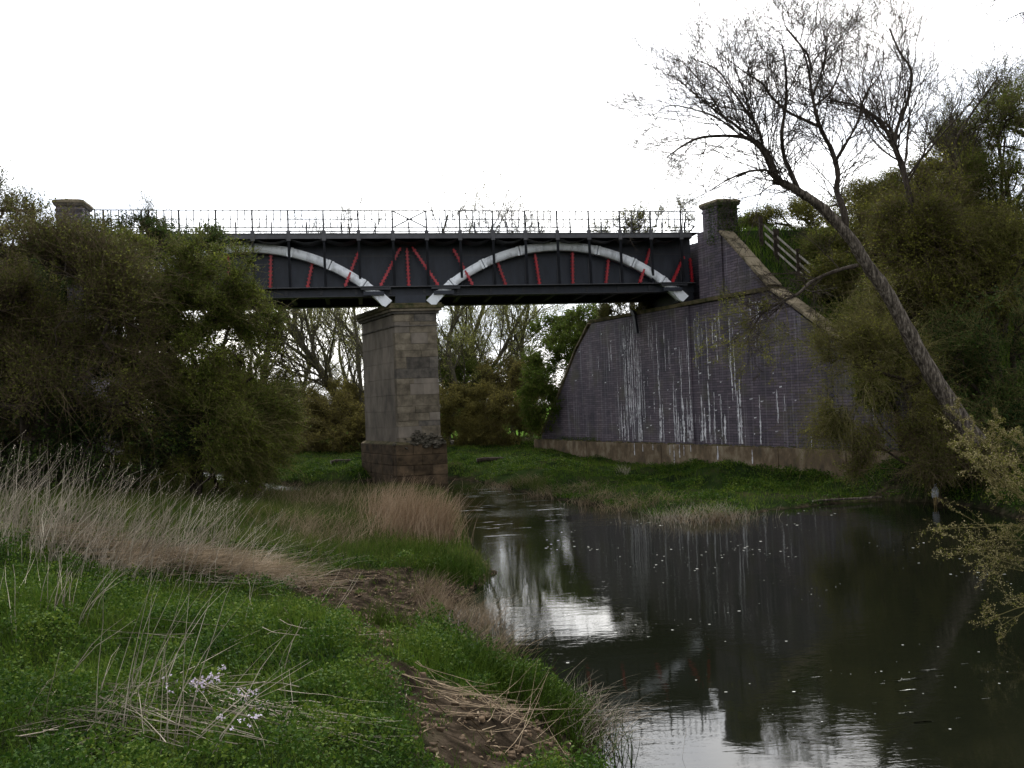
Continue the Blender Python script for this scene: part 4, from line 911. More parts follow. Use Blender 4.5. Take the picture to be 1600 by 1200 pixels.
RB('mid green bush covering the slope under the wooden fence', gb(1340, 35), [E(1340, 440, 35, 1.7, 1.4, 1.4), E(1300, 400, 37, 1.3, 1.2, 1.0), E(1390, 420, 34.5, 1.5, 1.3, 1.4)], 900, 'leaf_hawthorn', 12)
RB('yellow olive bush between the wooden fence and the leaning trunk', gb(1320, 36), [E(1320, 370, 36.5, 1.2, 1.2, 1.2), E(1350, 400, 35.5, 1.3, 1.2, 1.5), E(1310, 430, 35, .9, 1., .9), E(1380, 360, 36, 1.2, 1.2, 1.4)], 1000, 'leaf_olive', 16)
RB('tall twiggy olive bush hiding the foot of the forked bare tree', gb(1430, 30.5), [E(1425, 360, 30.5, 1.2, 1.1, 1.2), E(1450, 300, 31, 1.2, 1.0, 1.0), E(1400, 420, 30, 1.0, 1.0, 1.2), E(1470, 420, 30, 1.2, 1.0, 1.4)], 1100, 'leaf_olive', 17, .7, twig='twig_brown')
RB('olive thicket with tangled twigs right of the leaning trunk', gb(1450, 32), [E(1460, 400, 32.5, 1.7, 1.6, 1.7), E(1440, 470, 31, 1.7, 1.4, 1.5), E(1500, 460, 31, 1.6, 1.4, 1.7), E(1480, 330, 34, 1.6, 1.4, 1.4)], 1300, 'leaf_olive', 2, .65, .14)
RB('airy greyish bush standing against the sky between the forked tree and the right edge', gb(1470, 37), [E(1455, 245, 37, 1.5, 1.3, 1.0), E(1500, 265, 36, 1.4, 1.2, 1.2), E(1420, 290, 37, 1.2, 1.0, .8), E(1500, 230, 37, 1.2, 1.1, 1.0), E(1400, 300, 38, 1.2, 1., .7)], 800, 'leaf_hawthorn', 13, .7, .12, lpt=14)
baretree('bare_tree', 'tall twiggy tree rising behind the crown at the right edge', 0, 37, [(1590, 420), (1575, 300), (1560, 220), (1575, 160)], .12, 26, 3.6, 54, 'leaf_hawthorn', 5000, .055, twign=(7, 5, 4), rmin=.006, f0=.3, spread=.8)
baretree('bare_tree', 'thin twiggy tree arching against the sky between the forked tree and the right edge', 0, 36, [(1490, 400), (1490, 300), (1475, 240), (1490, 180)], .10, 24, 3.0, 55, 'leaf_hawthorn', 3500, .055, twign=(7, 5, 4), rmin=.006, f0=.3, spread=.8)
RB('tall olive tree crown against the sky at the far right edge', gb(1570, 34), [E(1565, 215, 34.5, 2.0, 1.6, 1.6), E(1600, 290, 33, 2.0, 1.5, 1.8), E(1530, 300, 34, 1.7, 1.4, 1.5), E(1600, 160, 36, 1.3, 1.2, 1.0), E(1530, 215, 35, 1.2, 1.1, 1.1)], 1500, 'leaf_hawthorn', 3, .65, .16, name='hawthorn_tree', cat='tree', lpt=20)
RB('broad olive bush below the tall crown at the right edge', gb(1570, 30), [E(1560, 400, 30.5, 1.8, 1.4, 1.6), E(1610, 440, 29.5, 1.8, 1.4, 2.0), E(1530, 470, 30, 1.4, 1.3, 1.4)], 1100, 'leaf_olive', 14, .65, .14, twig='twig_olive')
RB('dark green bush behind the foot of the leaning trunk', gb(1550, 27.5), [E(1560, 580, 27.5, 1.8, 1.2, 1.7), E(1490, 560, 29, 1.3, 1.2, 1.5), E(1610, 540, 27, 1.8, 1.3, 1.8), E(1540, 660, 27, 1.6, 1.1, 1.0)], 1200, 'leaf_dark', 4, .6, .13)
RB('dark bush filling the slope between the wall coping and the leaning trunk', gb(1410, 30), [E(1400, 520, 30.5, 1.2, 1.0, 1.2), E(1370, 490, 31.5, 1.1, .9, 1.0), E(1430, 600, 29.5, 1.3, .9, 1.3), E(1390, 600, 29.6, 1.0, .8, 1.0)], 900, 'leaf_hawthorn', 15, .5, .10)
RB('yellow green willow bush spreading left over the brick wall in front of the leaning trunk', gb(1440, 26.3), [E(1340, 620, 25.8, 1.0, .8, .9), E(1310, 675, 25.8, .9, .7, .5), E(1390, 560, 26.4, 1.1, .9, 1.1), E(1400, 650, 25.8, 1.2, .8, .9), E(1320, 530, 26.8, .9, .8, .8), E(1350, 470, 27.5, .7, .7, .6)], 850, 'leaf_olive', 5, .75, .07, lpt=18, ls=.045, name='willow_bush', hang=.25)
RB('low brown and green brambles hanging over the footing wall below the leaning tree', gb(1440, 26.4), [E(1390, 700, 25.6, 1.0, .5, .40), E(1450, 690, 25.4, 1.0, .6, .5), E(1360, 728, 25.8, .6, .4, .30), E(1500, 730, 24.8, 1.1, .6, .5), E(1580, 720, 24.4, 1.2, .6, .6), E(1450, 720, 25.2, 1.2, .5, .5), E(1410, 680, 25.6, .9, .5, .5)], 950, 'leaf_brown', 6, .5, .03, name='bramble_bush', bark='twig_brown', twig='twig_brown', hang=.3, stems=4, ls=.045)
# leafy bough drooping from the leaning trunk in front of the wall
r = np.random.default_rng(45); b0 = np.array(LD[0]); hbgh = root('drooping_bough', b0, 'leafy yellow green bough drooping in front of the brick wall from the leaning trunk', 'branch')
cs = [np.array(p) for p in LD[4:]]; S_ = np.array([cs[i % len(cs)]+r.normal(size=3)*.03 for i in range(15)]); D_ = np.array([dep(*q, 22.8) for q in [(1130, 480), (1110, 470), (1165, 560), (1140, 590), (1210, 560), (1250, 580), (1090, 500), (1180, 470), (1140, 455), (1230, 520), (1185, 590), (1120, 530), (1270, 560), (1100, 545), (1160, 500)]])-S_; Ls_ = np.linalg.norm(D_, axis=1)
segs, tips = grow(S_, D_, Ls_*1.1, np.full(15, .012), [dict(seg=6, wob=.14, up=-.01, taper=.35), dict(n=7, seg=3, wob=.16, up=-.02, lenf=.4, radf=.5, ang=.7, rmin=.004), dict(n=3, seg=2, wob=.15, up=-.02, lenf=.45, radf=.6, ang=.6, rmin=.003)], r)
link('twigs', segmesh(segs, b0), 'twig_olive', hbgh); PT = tips[-1][0].reshape(-1, 3); k = r.integers(0, len(PT), 2600)
V_, F_ = leaves(PT[k]+r.normal(size=(2600, 3))*.05, np.full(2600, .05), W=.55, r=r); link('foliage', np_mesh('foliage', V_-b0, F_), 'leaf_olive', hbgh)
bushtree('bush', 'dense mid green bush on the bank behind the left wing of the brick wall', 'bush', gb(880, 52), [E(885, 570, 52, 1.9, 1.5, 2.0), E(850, 620, 51, 1.4, 1.3, 1.7), E(915, 505, 53, 1.5, 1.3, 1.0), E(858, 520, 54, 1.1, 1.1, 1.2), E(900, 620, 51.5, 1.5, 1.2, 1.5), E(940, 560, 53, 1.4, 1.2, 1.8), E(850, 655, 51, 1.1, 1., .8), E(870, 580, 51.5, 1.3, 1.2, 1.6), E(895, 540, 52, 1.3, 1.2, 1.3), E(848, 570, 52, 1.0, 1., 1.3)], 2900, 26, .08, 'leaf_green', 'bark_dark', 'twig_olive', None, 8, .45, trunk_r=.10)
bushtree('bush', 'dark brown brush growing on the wall head under the bridge', 'bush', Wp(-5.6, 1.0, 7.5), [tuple(Wp(-6.2, .9, 8.25))+(.9, .8, .6), tuple(Wp(-5.0, 1.0, 8.3))+(1.0, .7, .6), tuple(Wp(-4.0, .9, 8.2))+(.7, .6, .4)], 420, 26, .05, 'leaf_brown', 'twig_brown', 'twig_brown', None, 9, .35, trunk_r=.03)
bushtree('bush', 'bright green scrub on the grass between the pillar and the wooden fence', 'bush', gb(1180, 41.5), [E(1180, 345, 41.5, .6, .6, .4), E(1162, 350, 41, .4, .4, .3)], 130, 26, .05, 'leaf_green', 'twig_olive', 'twig_olive', None, 10, .3, trunk_r=.03)
# ivy on the right pillar
r = np.random.default_rng(77); n_ = 2600; c = Wp(2.48, .55, 0)
u = r.uniform(-.5, .5, n_); z = 12.15-r.uniform(0, 1, n_)**1.3*1.9; face = r.random(n_) < .75
P = np.where(face[:, None], c+WD*.50+UD*(u*1.05)[:, None]*1.0, c-UD*.54*0+WD*(u*.9)[:, None]-UD*.54)
keep = (face | (u > -.05)); P = P+UP*z[:, None]+r.normal(size=(n_, 3))*.05+np.where(face[:, None], WD*.05, -UD*.05); P = P[keep]
V_, F_ = leaves(P, np.full(len(P), .07), W=.8, r=r)
iv = root('ivy', c+UP*10.6, 'dark ivy covering the front of the right brick pillar', 'ivy'); link('foliage', np_mesh('foliage', V_-(c+UP*10.6), F_), 'leaf_dark', iv)
segs, tips = grow(np.array([c+WD*.52+UD*q+UP*10.5 for q in (-.4, -.1, .2, .45)]), np.array([[0, 0, 1.]]*4), np.array([1.5]*4), np.array([.015]*4), [dict(seg=7, wob=.12, up=.1), dict(n=5, seg=4, wob=.2, up=.1, lenf=.4, radf=.5, ang=.7, rmin=.004)], r)
link('stems', segmesh(segs, c+UP*10.6), 'bark_dark', iv)

# trees on the near left bank, in front of the bridge
GL = 'trees massed on the left bank'
def LBk(name, label, cat, base, ells, n, lpt, ls, leafm, twig, seed, spray, tr, **k): return bushtree(name, label, cat, base, ells, n, lpt, ls, leafm, 'bark_dark', twig, GL, seed, spray, trunk_r=tr, **k)
LBk('willow_tree', 'brownish twiggy willow at the left edge of the picture in front of the bridge', 'tree', gb(60, 24), [E(40, 420, 24, 1.8, 1.4, 1.1), E(110, 450, 24, 1.5, 1.3, 1.5), E(30, 520, 23.6, 1.9, 1.3, 1.4), E(120, 560, 24, 1.7, 1.3, 1.3), E(20, 620, 23.4, 1.8, 1.3, 1.2), E(-50, 500, 24.4, 1.6, 1.4, 1.8), E(170, 480, 24.4, 1.2, 1.1, 1.4), E(190, 600, 24.4, 1.2, 1.1, 1.3)], 2500, 26, .05, 'leaf_brown', 'twig_brown', 20, .75, .16, up=.55)
LBk('hawthorn_tree', 'dark ivy clad tree top beside the left brick pillar', 'tree', gb(210, 30), [E(165, 368, 30, .9, .9, .50), E(220, 372, 30, 1.1, 1.0, .60), E(270, 378, 30, 1.0, 1.0, .65), E(320, 378, 30, .8, .8, .45), E(240, 430, 30, 1.7, 1.3, 1.0), E(170, 440, 30, 1.3, 1.2, 1.3), E(310, 410, 30.5, 1.0, 1.0, .7), E(200, 520, 29, 1.8, 1.4, 1.6)], 1700, 38, .055, 'leaf_dark', 'twig_olive', 21, .32, .16, shell=.35)
LBk('hawthorn_tree', 'green leafed hawthorn spreading over the left half of the iron girder', 'tree', gb(300, 26.5), [E(345, 410, 26.5, .9, .9, .55), E(300, 395, 26.6, .8, .8, .4), E(370, 445, 26.5, .65, .6, .40), E(270, 440, 26.5, 1.2, 1.1, .75), E(300, 490, 26.3, 1.4, 1.2, .8), E(220, 500, 26.3, 1.1, 1.1, .9), E(350, 480, 26.5, .9, .8, .5), E(400, 462, 26.6, .45, .5, .22), E(230, 570, 26, 1.3, 1.1, 1.2), E(310, 570, 26, 1.2, 1.1, 1.0), E(190, 420, 26.8, 1.2, 1.1, 1.0), E(400, 520, 27, .7, .8, .8), E(370, 590, 26.4, .9, .9, .9)], 2700, 30, .05, 'leaf_hawthorn', 'twig_olive', 22, .42, .15, shell=.3)
LBk('blackthorn_tree', 'very dark twiggy thorn tree with sky showing through below the girder', 'tree', gb(400, 29), [E(330, 560, 29, 1.2, 1.1, 1.6), E(330, 660, 28.6, 1.4, 1.1, 1.2), E(400, 560, 29, 1.3, 1.1, 1.5), E(370, 500, 29, 1.0, .9, .5), E(430, 610, 29, .75, .8, 1.1), E(420, 510, 29, .6, .6, .45), E(410, 660, 28.6, .9, .9, .7)], 1700, 22, .045, 'leaf_brown', 'bark_dark', 23, .45, .12)
LBk('hawthorn_bush', 'low yellow green hawthorn boughs hanging over the back water left of the pier', 'bush', gb(330, 27), [E(310, 670, 26, 1.3, 1., .9), E(380, 690, 26.5, 1.1, .9, .5), E(400, 640, 27, 1.0, .8, .8), E(240, 650, 25.5, 1.2, 1.0, .9), E(320, 620, 26, 1.3, 1., .8), E(430, 690, 27, .5, .5, .4), E(260, 715, 26, 1.2, .8, .5), E(350, 725, 26.4, 1.2, .8, .35), E(200, 740, 25, 1.0, .8, .5), E(440, 640, 27.5, .5, .5, .7), E(400, 725, 27, .9, .6, .3), E(300, 700, 25.6, 1.4, .9, .6), E(330, 660, 25.6, 1.2, .9, .8), E(370, 745, 26.6, 1.2, .7, .25)], 3000, 28, .045, 'leaf_hawthorn', 'twig_olive', 24, .45, .08, hang=.1)
LBk('thicket_bush', 'almost black undergrowth behind the dead reeds at the far left', 'bush', gb(100, 25), [E(60, 690, 24.5, 2.0, 1.1, 1.0), E(170, 690, 25, 1.8, 1.1, 1.1), E(-30, 660, 25, 1.8, 1.1, 1.4), E(130, 620, 26, 2.2, 1.2, 1.2), E(250, 700, 25.4, .9, .8, .5), E(100, 740, 24, 2.2, 1.0, .6), E(10, 740, 23.6, 1.6, .9, .6)], 1900, 28, .055, 'leaf_dark', 'bark_dark', 25, .5, .10)
LBk('hawthorn_tree', 'small leafy tree top poking above the bush at the far left edge against the sky', 'tree', gb(-20, 27), [E(-20, 320, 27, 1.0, 1.0, 1.0), E(30, 345, 27, .8, .8, .7), E(-40, 400, 27, 1.5, 1.3, 1.2)], 480, 22, .055, 'leaf_brown', 'twig_brown', 26, .55, .12, up=.6)
baretree('sapling', 'thin budding sapling twigs rising above the hedge against the left railing', 0, 29.5, [(235, 420), (230, 370), (225, 335)], .04, 12, 1.5, 71, 'leaf_hawthorn', 900, .045, twign=(6, 4), rmin=.005, up=.25)

# background trees beyond the bridge
GB = 'willows beyond the bridge'
bts = [('willow with a thick trunk leaning left seen through the left gap under the bridge', 62, [(532, 632), (522, 612), (495, 570), (468, 534), (448, 500), (430, 440)], .36, 18, 8, 81, .6, 6000),
       ('willow stem curving up against the left edge of the pier', 58, [(580, 640), (574, 580), (561, 537), (534, 504), (505, 470), (470, 400)], .20, 14, 6, 82, .7, 4000),
       ('straight thin tree just left of the pier below the girder', 60, [(566, 640), (560, 560), (553, 480), (548, 400), (545, 350)], .17, 16, 5.5, 83, .6, 4000),
       ('crooked willow just right of the pier with arching limbs', 60, [(700, 680), (712, 610), (700, 540), (715, 470), (690, 390), (700, 335)], .22, 22, 6.5, 84, .7, 12000),
       ('upright willow in the middle of the right gap under the bridge', 66, [(760, 670), (752, 600), (738, 540), (758, 470), (764, 400), (770, 345)], .26, 22, 7, 85, .7, 12000),
       ('willow with a limb sweeping right in front of the green bush', 63, [(700, 640), (740, 600), (772, 570), (800, 520), (830, 460), (850, 390)], .20, 20, 6.5, 86, .7, 9000),
       ('twiggy willow close to the left wing of the brick wall', 64, [(830, 680), (822, 600), (815, 540), (826, 470), (812, 400), (800, 360)], .20, 20, 5.5, 87, .6, 9000),
       ('fine twigged willow filling the sky between the thorn tree and the pier', 68, [(470, 660), (476, 600), (490, 540), (486, 480), (500, 410)], .18, 24, 6, 89, .7, 6000),
       ('fine twigged willow against the sky nearest the pier on its left', 70, [(548, 660), (540, 600), (530, 540), (545, 480), (535, 420)], .15, 22, 5.5, 90, .7, 6000),
       ('slim willow with a straight stem behind the arching one in the right gap', 70, [(730, 660), (728, 600), (740, 540), (735, 480), (742, 410)], .16, 24, 5.5, 91, .7, 9000),
       ('slim willow between the sweeping limb and the green bush', 70, [(800, 660), (795, 600), (800, 540), (790, 480), (805, 420)], .16, 24, 5.5, 92, .7, 9000),
       ('willow hidden behind the left trees whose top shows through them', 66, [(400, 680), (410, 600), (420, 520), (400, 440)], .30, 16, 7, 88, .6, 7000)]
for lab, Y, tp, rad, nl, Ll, sd, sp, nlf in bts:
    baretree('willow_tree', lab, 0, Y, tp, rad, nl, Ll, sd, 'leaf_willow', int(nlf*1.5), .08, 'bark_far', (7, 6, 4), GB, .08, .0095, sp, f0=.15, lmax=11.5)
def BB(label, base, ells, n, leafm, seed, spray=.6, lpt=26, ls=.08, tr=.08, name='bush', cat='bush', twig='twig_olive', **k): return bushtree(name, label, cat, base, ells, n, lpt, ls, leafm, 'bark_dark', twig, 'scrub beyond the bridge', seed, spray, trunk_r=tr, **k)
BB('brown and green dome of scrub left of the pier on the far bank', gb(500, 56), [E(495, 655, 56, 1.7, 1.3, 1.1), E(540, 645, 57, 1.5, 1.3, 1.4), E(480, 672, 55.5, 1.5, 1., .5), E(535, 675, 55.5, 1.7, 1., .6), E(570, 665, 56, 1., 1., 1.), E(470, 690, 54.5, 1.6, .9, .6), E(520, 690, 54.5, 1.6, .9, .6), E(565, 690, 54.8, 1.2, .9, .6)], 1500, 'leaf_scrub', 31, .5, twig='twig_brown')
BB('taller olive scrub behind the brown dome left of the pier', gb(530, 61), [E(520, 625, 61, 2.0, 1.5, 1.1), E(560, 620, 61, 1.2, 1.2, 1.4), E(480, 635, 62, 1.6, 1.3, 1.1)], 700, 'leaf_scrub', 36, .55)
BB('olive scrub thicket just right of the pier on the far bank', gb(715, 56), [E(705, 640, 56, 1.7, 1.4, 1.4), E(750, 635, 57, 1.6, 1.4, 1.4), E(700, 668, 55.4, 1.6, 1., .6), E(745, 668, 55.6, 1.5, 1., .6), E(700, 686, 54.8, 1.5, .9, .6), E(755, 684, 54.8, 1.6, .9, .6)], 1600, 'leaf_scrub', 32, .5)
BB('rounded green scrub behind the thicket right of the pier', gb(730, 62), [E(720, 600, 62, 2.0, 1.5, 1.7), E(770, 600, 62, 1.7, 1.4, 1.5), E(700, 560, 63, 1.4, 1.3, 1.4)], 900, 'leaf_green', 37, .6)
BB('reddish brown scrub at the foot of the green bush by the brick wing', gb(805, 55), [E(800, 645, 55, 1.5, 1.3, 1.3), E(825, 600, 57, 1.2, 1.2, 1.4), E(780, 590, 60, 1.5, 1.3, 1.3), E(790, 668, 54.6, 1.4, 1., .6), E(825, 660, 54, 1., 1., .8), E(800, 680, 54, 1.5, .9, .6), E(840, 678, 53, 1., .8, .5)], 1600, 'leaf_scrub', 33, .5, twig='twig_brown')
BB('leafy tree top behind the railing nearest the right brick pillar', gb(1060, 60), [E(1070, 335, 60, 1.6, 1.4, .9), E(1050, 400, 60, 2.0, 1.8, 2.0)], 420, 'leaf_olive', 34, .8, 14, tr=.2, name='tree', cat='tree', up=.9)
BB('thin leafy tree top above the railing over the end of the white arch', gb(990, 58), [E(1000, 345, 58, 1.8, 1.5, .8), E(985, 400, 58, 2.0, 1.8, 1.8), E(950, 365, 58, 1.0, 1.0, .7)], 420, 'leaf_olive', 38, .8, 14, tr=.2, name='tree', cat='tree', up=.9)
for q, (x0, n2, lab) in enumerate(((-62, 9, 'far dark hedge at the left end of the meadow'), (-30, 7, 'far hedge across the meadow behind the stone pier'), (-4, 5, 'far hedge behind the right gap under the bridge'))):
    bushtree('hedge', lab, 'hedge', np.array([x0+12., 112., 1.]), [(x0+i*4.2, 112+rng.uniform(-3, 3), 2.6, 3.4, 2, rng.uniform(2., 3.6)) for i in range(n2)], 80*n2, 22, .26, 'leaf_hawthorn', 'bark_dark', 'bark_dark', 'far hedges across the meadow', 135+50*q, .9, trunk_r=.2, stems=n2)

# ------------------------------------------------------------------ grasses and herbs
def scatter(n, xr, yr, seed, keep):
    r = np.random.default_rng(seed); X = r.uniform(*xr, n); Y = r.uniform(*yr, n); m_ = keep(X, Y, r); X, Y = X[m_], Y[m_]; return np.stack([X, Y, H(X, Y)], 1), r
def inview(X, Y, mrg=1.0): return (np.abs(X) < Y*.64+mrg)
def land(X, Y, dmin=.02): d, i = seg_dist(X, Y, RIVER); return (~i) & (d > dmin), d
def leftbank(X, Y): return (X < 1.2) & (Y < 35.5)
def k_near(X, Y, r):
    l, d = land(X, Y); return l & leftbank(X, Y) & inview(X, Y) & (r.random(len(X)) > bare(X, Y)*1.0) & (Y > 3) & (r.random(len(X)) < np.clip(36/(Y*Y), .10, 1)) & (vnoise(X, Y, 1.1, 8) > .2)
P, r = scatter(1150000, (-11, 1.2), (3, 17), 90, k_near)
n_ = len(P); P[:, 2] += r.uniform(0, 1, n_)**.6*.34*np.clip(vnoise(P[:, 0], P[:, 1], 2.6, 9)*1.1+vnoise(P[:, 0], P[:, 1], 6.5, 19)*.7-.45, .04, 1.2)
V_, F_ = leaves(P, .014+.0022*P[:, 1], W=.6, flat=1.6, r=r)
tag(link('herb_cover', np_mesh('herb_cover', V_, F_), 'herb'), 'low dark green nettles and herbs carpeting the near bank', 'ground cover', kind='stuff')
def grass(name, n, xr, yr, seed, keep, h, wd, mat, label, lean=.5, cat='grass'):
    P, r = scatter(n, xr, yr, seed, keep); n_ = len(P); hh = r.uniform(.5, 1.3, n_)*h*(.5+vnoise(P[:, 0], P[:, 1], 1.3, seed)); a = r.uniform(0, 2*pi, n_)
    L_ = hh*lean*r.uniform(.2, 1.4, n_); V_, F_ = blades(P-np.array([0, 0, .01]), hh, wd*(.5+P[:, 1]/18.), np.stack([np.cos(a)*L_, np.sin(a)*L_], 1), r)
    return tag(link(name, np_mesh(name, V_, F_), mat), label, cat, kind='stuff')
def k_g(X, Y, r):
    l, d = land(X, Y); return l & leftbank(X, Y) & inview(X, Y) & (r.random(len(X)) > bare(X, Y)*1.05) & (Y > 3) & (r.random(len(X)) < np.clip(70/(Y*Y), .3, 1))
grass('grass', 210000, (-14, 1.2), (3, 24), 91, k_g, .13, .008, 'grass', 'fresh green grass on the near bank')
grass('tall_grass', 60000, (-11, 1.2), (3, 20), 97, lambda X, Y, r: k_g(X, Y, r) & (vnoise(X, Y, .7, 3) > .55), .24, .007, 'grass', 'taller bright grass tufts on the near bank', .6)
grass('dry_grass', 60000, (-12, 1.2), (3, 20), 99, lambda X, Y, r: k_g(X, Y, r) & (vnoise(X, Y, .9, 23) > .5), .17, .006, 'grass_dull', 'yellowing dry grass mixed in patches through the near bank', .8)
def k_g2(X, Y, r):
    l, d = land(X, Y); return l & leftbank(X, Y) & inview(X, Y) & (Y > 15) & (r.random(len(X)) > bare(X, Y)*.9)
grass('rough_grass', 60000, (-14, 1.2), (15, 35.5), 92, k_g2, .30, .010, 'grass_dull', 'rough tussocky grass on the spit of land in front of the pier', .7)
def k_f(X, Y, r):
    l, d = land(X, Y); wv = (X-W0[0])*WN[0]+(Y-W0[1])*WN[1]; a = (X-W0[0])*WD[0]+(Y-W0[1])*WD[1]
    return l & ~((X < 1.2) & (Y < 37.5)) & inview(X, Y) & ((wv < -.45) | (a < -14)) & (r.random(len(X)) > bare(X, Y))
grass('bank_grass', 150000, (-32, 15), (20, 62), 93, k_f, .13, .012, 'grass', 'bright green grass on the far bank in front of the brick wall')
grass('rough_bank_grass', 50000, (-32, 15), (20, 62), 94, k_f, .18, .010, 'grass_dull', 'faded tussocks mixed in the grass of the far bank', .8)
P, r = scatter(260000, (-14, 14), (22, 46), 98, lambda X, Y, r: k_f(X, Y, r) & (vnoise(X, Y, .9, 12)+.5*vnoise(X, Y, 2.4, 13) > .72) & (X > -13)); n_ = len(P); P[:, 2] += r.uniform(0, .22, n_)*(vnoise(P[:, 0], P[:, 1], 1.7, 9)+.2)
V_, F_ = leaves(P, np.full(n_, .075), W=.6, flat=1.2, r=r)
tag(link('bank_herbs', np_mesh('bank_herbs', V_, F_), 'herb'), 'dark green nettles in mounds on the far bank below the footing', 'ground cover', kind='stuff')
def k_e(X, Y, r):
    wv = (X-W0[0])*WN[0]+(Y-W0[1])*WN[1]; a = (X-W0[0])*WD[0]+(Y-W0[1])*WD[1]; return (wv > .8) & inview(X, Y) & (a > 2.5) & (X < 24)
grass('embankment_grass', 60000, (8, 24), (24, 44), 95, k_e, .30, .014, 'grass', 'green grass on the embankment slope beside the wooden fence')
def k_l(X, Y, r):
    wv = (X-W0[0])*WN[0]+(Y-W0[1])*WN[1]; a = (X-W0[0])*WD[0]+(Y-W0[1])*WD[1]; return (wv > -.35) & (wv < -.02) & (a > -13.2) & ((a > 6.5) | (a < -6.5)) & (vnoise(a, wv, .9, 4) > .3)
P, r = scatter(260000, (0, 16), (26, 54), 96, k_l); P[:, 2] = 1.2+r.uniform(0, .22, len(P))
V_, F_ = leaves(P, np.full(len(P), .07), W=.4, flat=.5, r=r)
tag(link('ledge_moss', np_mesh('ledge_moss', V_, F_), 'herb'), 'green moss and weeds along the top of the concrete footing', 'moss', kind='stuff')

def stems(name, P, h, lean, wd, mat, label, cat='reeds', seed=0, wob=.12, seg=5):
    r = np.random.default_rng(seed); n_ = len(P); V0 = []; pts = [P]
    for k in range(1, seg+1):
        f = k/seg; pts.append(P+np.stack([lean[:, 0]*f**1.5, lean[:, 1]*f**1.5, h*f*(1-.18*f*np.minimum(np.hypot(lean[:, 0], lean[:, 1])/np.maximum(h, .05), 2.5))], 1)+r.normal(size=(n_, 3))*.012*wob*8*f)
    tv = []
    for k in range(seg): tv.append(tubes(pts[k], pts[k+1], wd*(1-.8*k/seg), wd*(1-.8*(k+1)/seg), 3))
    V_, F_ = merge(tv); return tag(link(name, np_mesh(name, V_, F_), mat), label, cat, kind='stuff')
# the band of dead reeds on the left
r = np.random.default_rng(101)
pts = []
def blob(px, py, sx, sy, n): 
    c = at(px, py); return np.stack([r.normal(c[0], sx, n), r.normal(c[1], sy, n)], 1)
Q2 = np.concatenate([blob(20, 845, 1.0, .6, 230), blob(100, 862, .9, .6, 300), blob(180, 875, .9, .6, 340), blob(250, 890, .8, .6, 270), blob(330, 898, .7, .5, 170), blob(400, 905, .6, .5, 110), blob(150, 835, 1.6, .9, 330), blob(-40, 845, 1, .7, 160)])
P = np.concatenate([Q2, H(Q2[:, 0], Q2[:, 1])[:, None]], 1); n_ = len(P)
tall = r.random(n_) < .22; h = np.where(tall, r.uniform(1.0, 1.85, n_), r.uniform(.2, 1.0, n_))*np.interp(P[:, 0], [-9, -6, -4], [1.0, .82, .45]); ln = r.uniform(.0, .85, n_)**1.2*h+np.interp(P[:, 0], [-8, -5, -3.5], [0, .25, .6])*r.uniform(.2, 1.6, n_); an = r.normal(.1, .75, n_)
stems('dead_reeds', P, h, np.stack([np.cos(an)*ln, np.sin(an)*ln], 1), r.uniform(.0035, .0085, n_), 'straw', 'tall bleached dead reeds leaning right in front of the dark left trees', seed=1, wob=.3)
k = np.where(tall)[0]; k = k[r.random(len(k)) < .6]; tp = P[k]+np.stack([np.cos(an[k])*ln[k], np.sin(an[k])*ln[k], h[k]*(1-.18*np.minimum(ln[k]/h[k], 2.5))], 1)
tp = np.repeat(tp, 6, 0)-np.stack([np.repeat(np.cos(an[k])*ln[k], 6), np.repeat(np.sin(an[k])*ln[k], 6), np.repeat(h[k], 6)], 1)*np.tile(np.linspace(0, .12, 6), len(k))[:, None]
V_, F_ = leaves(tp, np.full(len(tp), .035), W=.25, r=r, dirs=np.tile(np.array([[.3, 0, 1.]]), (len(tp), 1)))
tag(link('reed_plumes', np_mesh('reed_plumes', V_, F_), 'straw'), 'ragged seed plumes at the tips of the tall dead reeds', 'reeds', kind='stuff')
# flattened reddish straw below it
Q2 = np.concatenate([blob(280, 890, .9, .35, 900), blob(340, 900, .7, .25, 700), blob(200, 885, 1., .3, 500)]); P = np.concatenate([Q2, H(Q2[:, 0], Q2[:, 1])[:, None]+r.uniform(.02, .3, (len(Q2), 1))], 1); n_ = len(P)
h = r.uniform(-.1, .22, n_); an = r.normal(.0, .5, n_); ln = r.uniform(.4, 1.0, n_)
stems('flattened_reeds', P, h, np.stack([np.cos(an)*ln, np.sin(an)*ln*.6], 1), r.uniform(.003, .005, n_), 'straw_red', 'flattened reddish dead reeds lying at the foot of the standing ones', seed=2)
# tan sedge clump by the water
def clump(name, spots, label, hh, mat, seed, ln0=.35, bias=(.2, 0), wd=.004):
    Q2 = np.concatenate([blob(*s_) for s_ in spots]); l, d = land(Q2[:, 0], Q2[:, 1], -.2); P = np.concatenate([Q2, np.maximum(H(Q2[:, 0], Q2[:, 1]), 0)[:, None]], 1); n_ = len(P)
    h = r.uniform(.45, 1.1, n_)*hh; an = r.uniform(0, 2*pi, n_); ln = r.uniform(.1, 1, n_)*h*ln0*1.5
    return stems(name, P, h, np.stack([np.cos(an)*ln+bias[0]*h, np.sin(an)*ln+bias[1]*h], 1), r.uniform(.6, 1.4, n_)*wd, mat, label, 'sedge', seed)
clump('dead_sedge', [(652, 838, .36, .45, 700), (685, 845, .25, .4, 500), (615, 808, .5, .6, 460), (600, 835, .3, .4, 160)], 'tall tan clump of dead sedge at the water in front of the pier', 1.12, 'straw_tan', 3, wd=.006)
clump('dead_sedge', [(670, 940, .14, .14, 160), (690, 965, .2, .15, 140)], 'small orange brown sedge tuft at the edge of the bare mud', .55, 'straw_red', 4, .6, (.3, .1), .004)
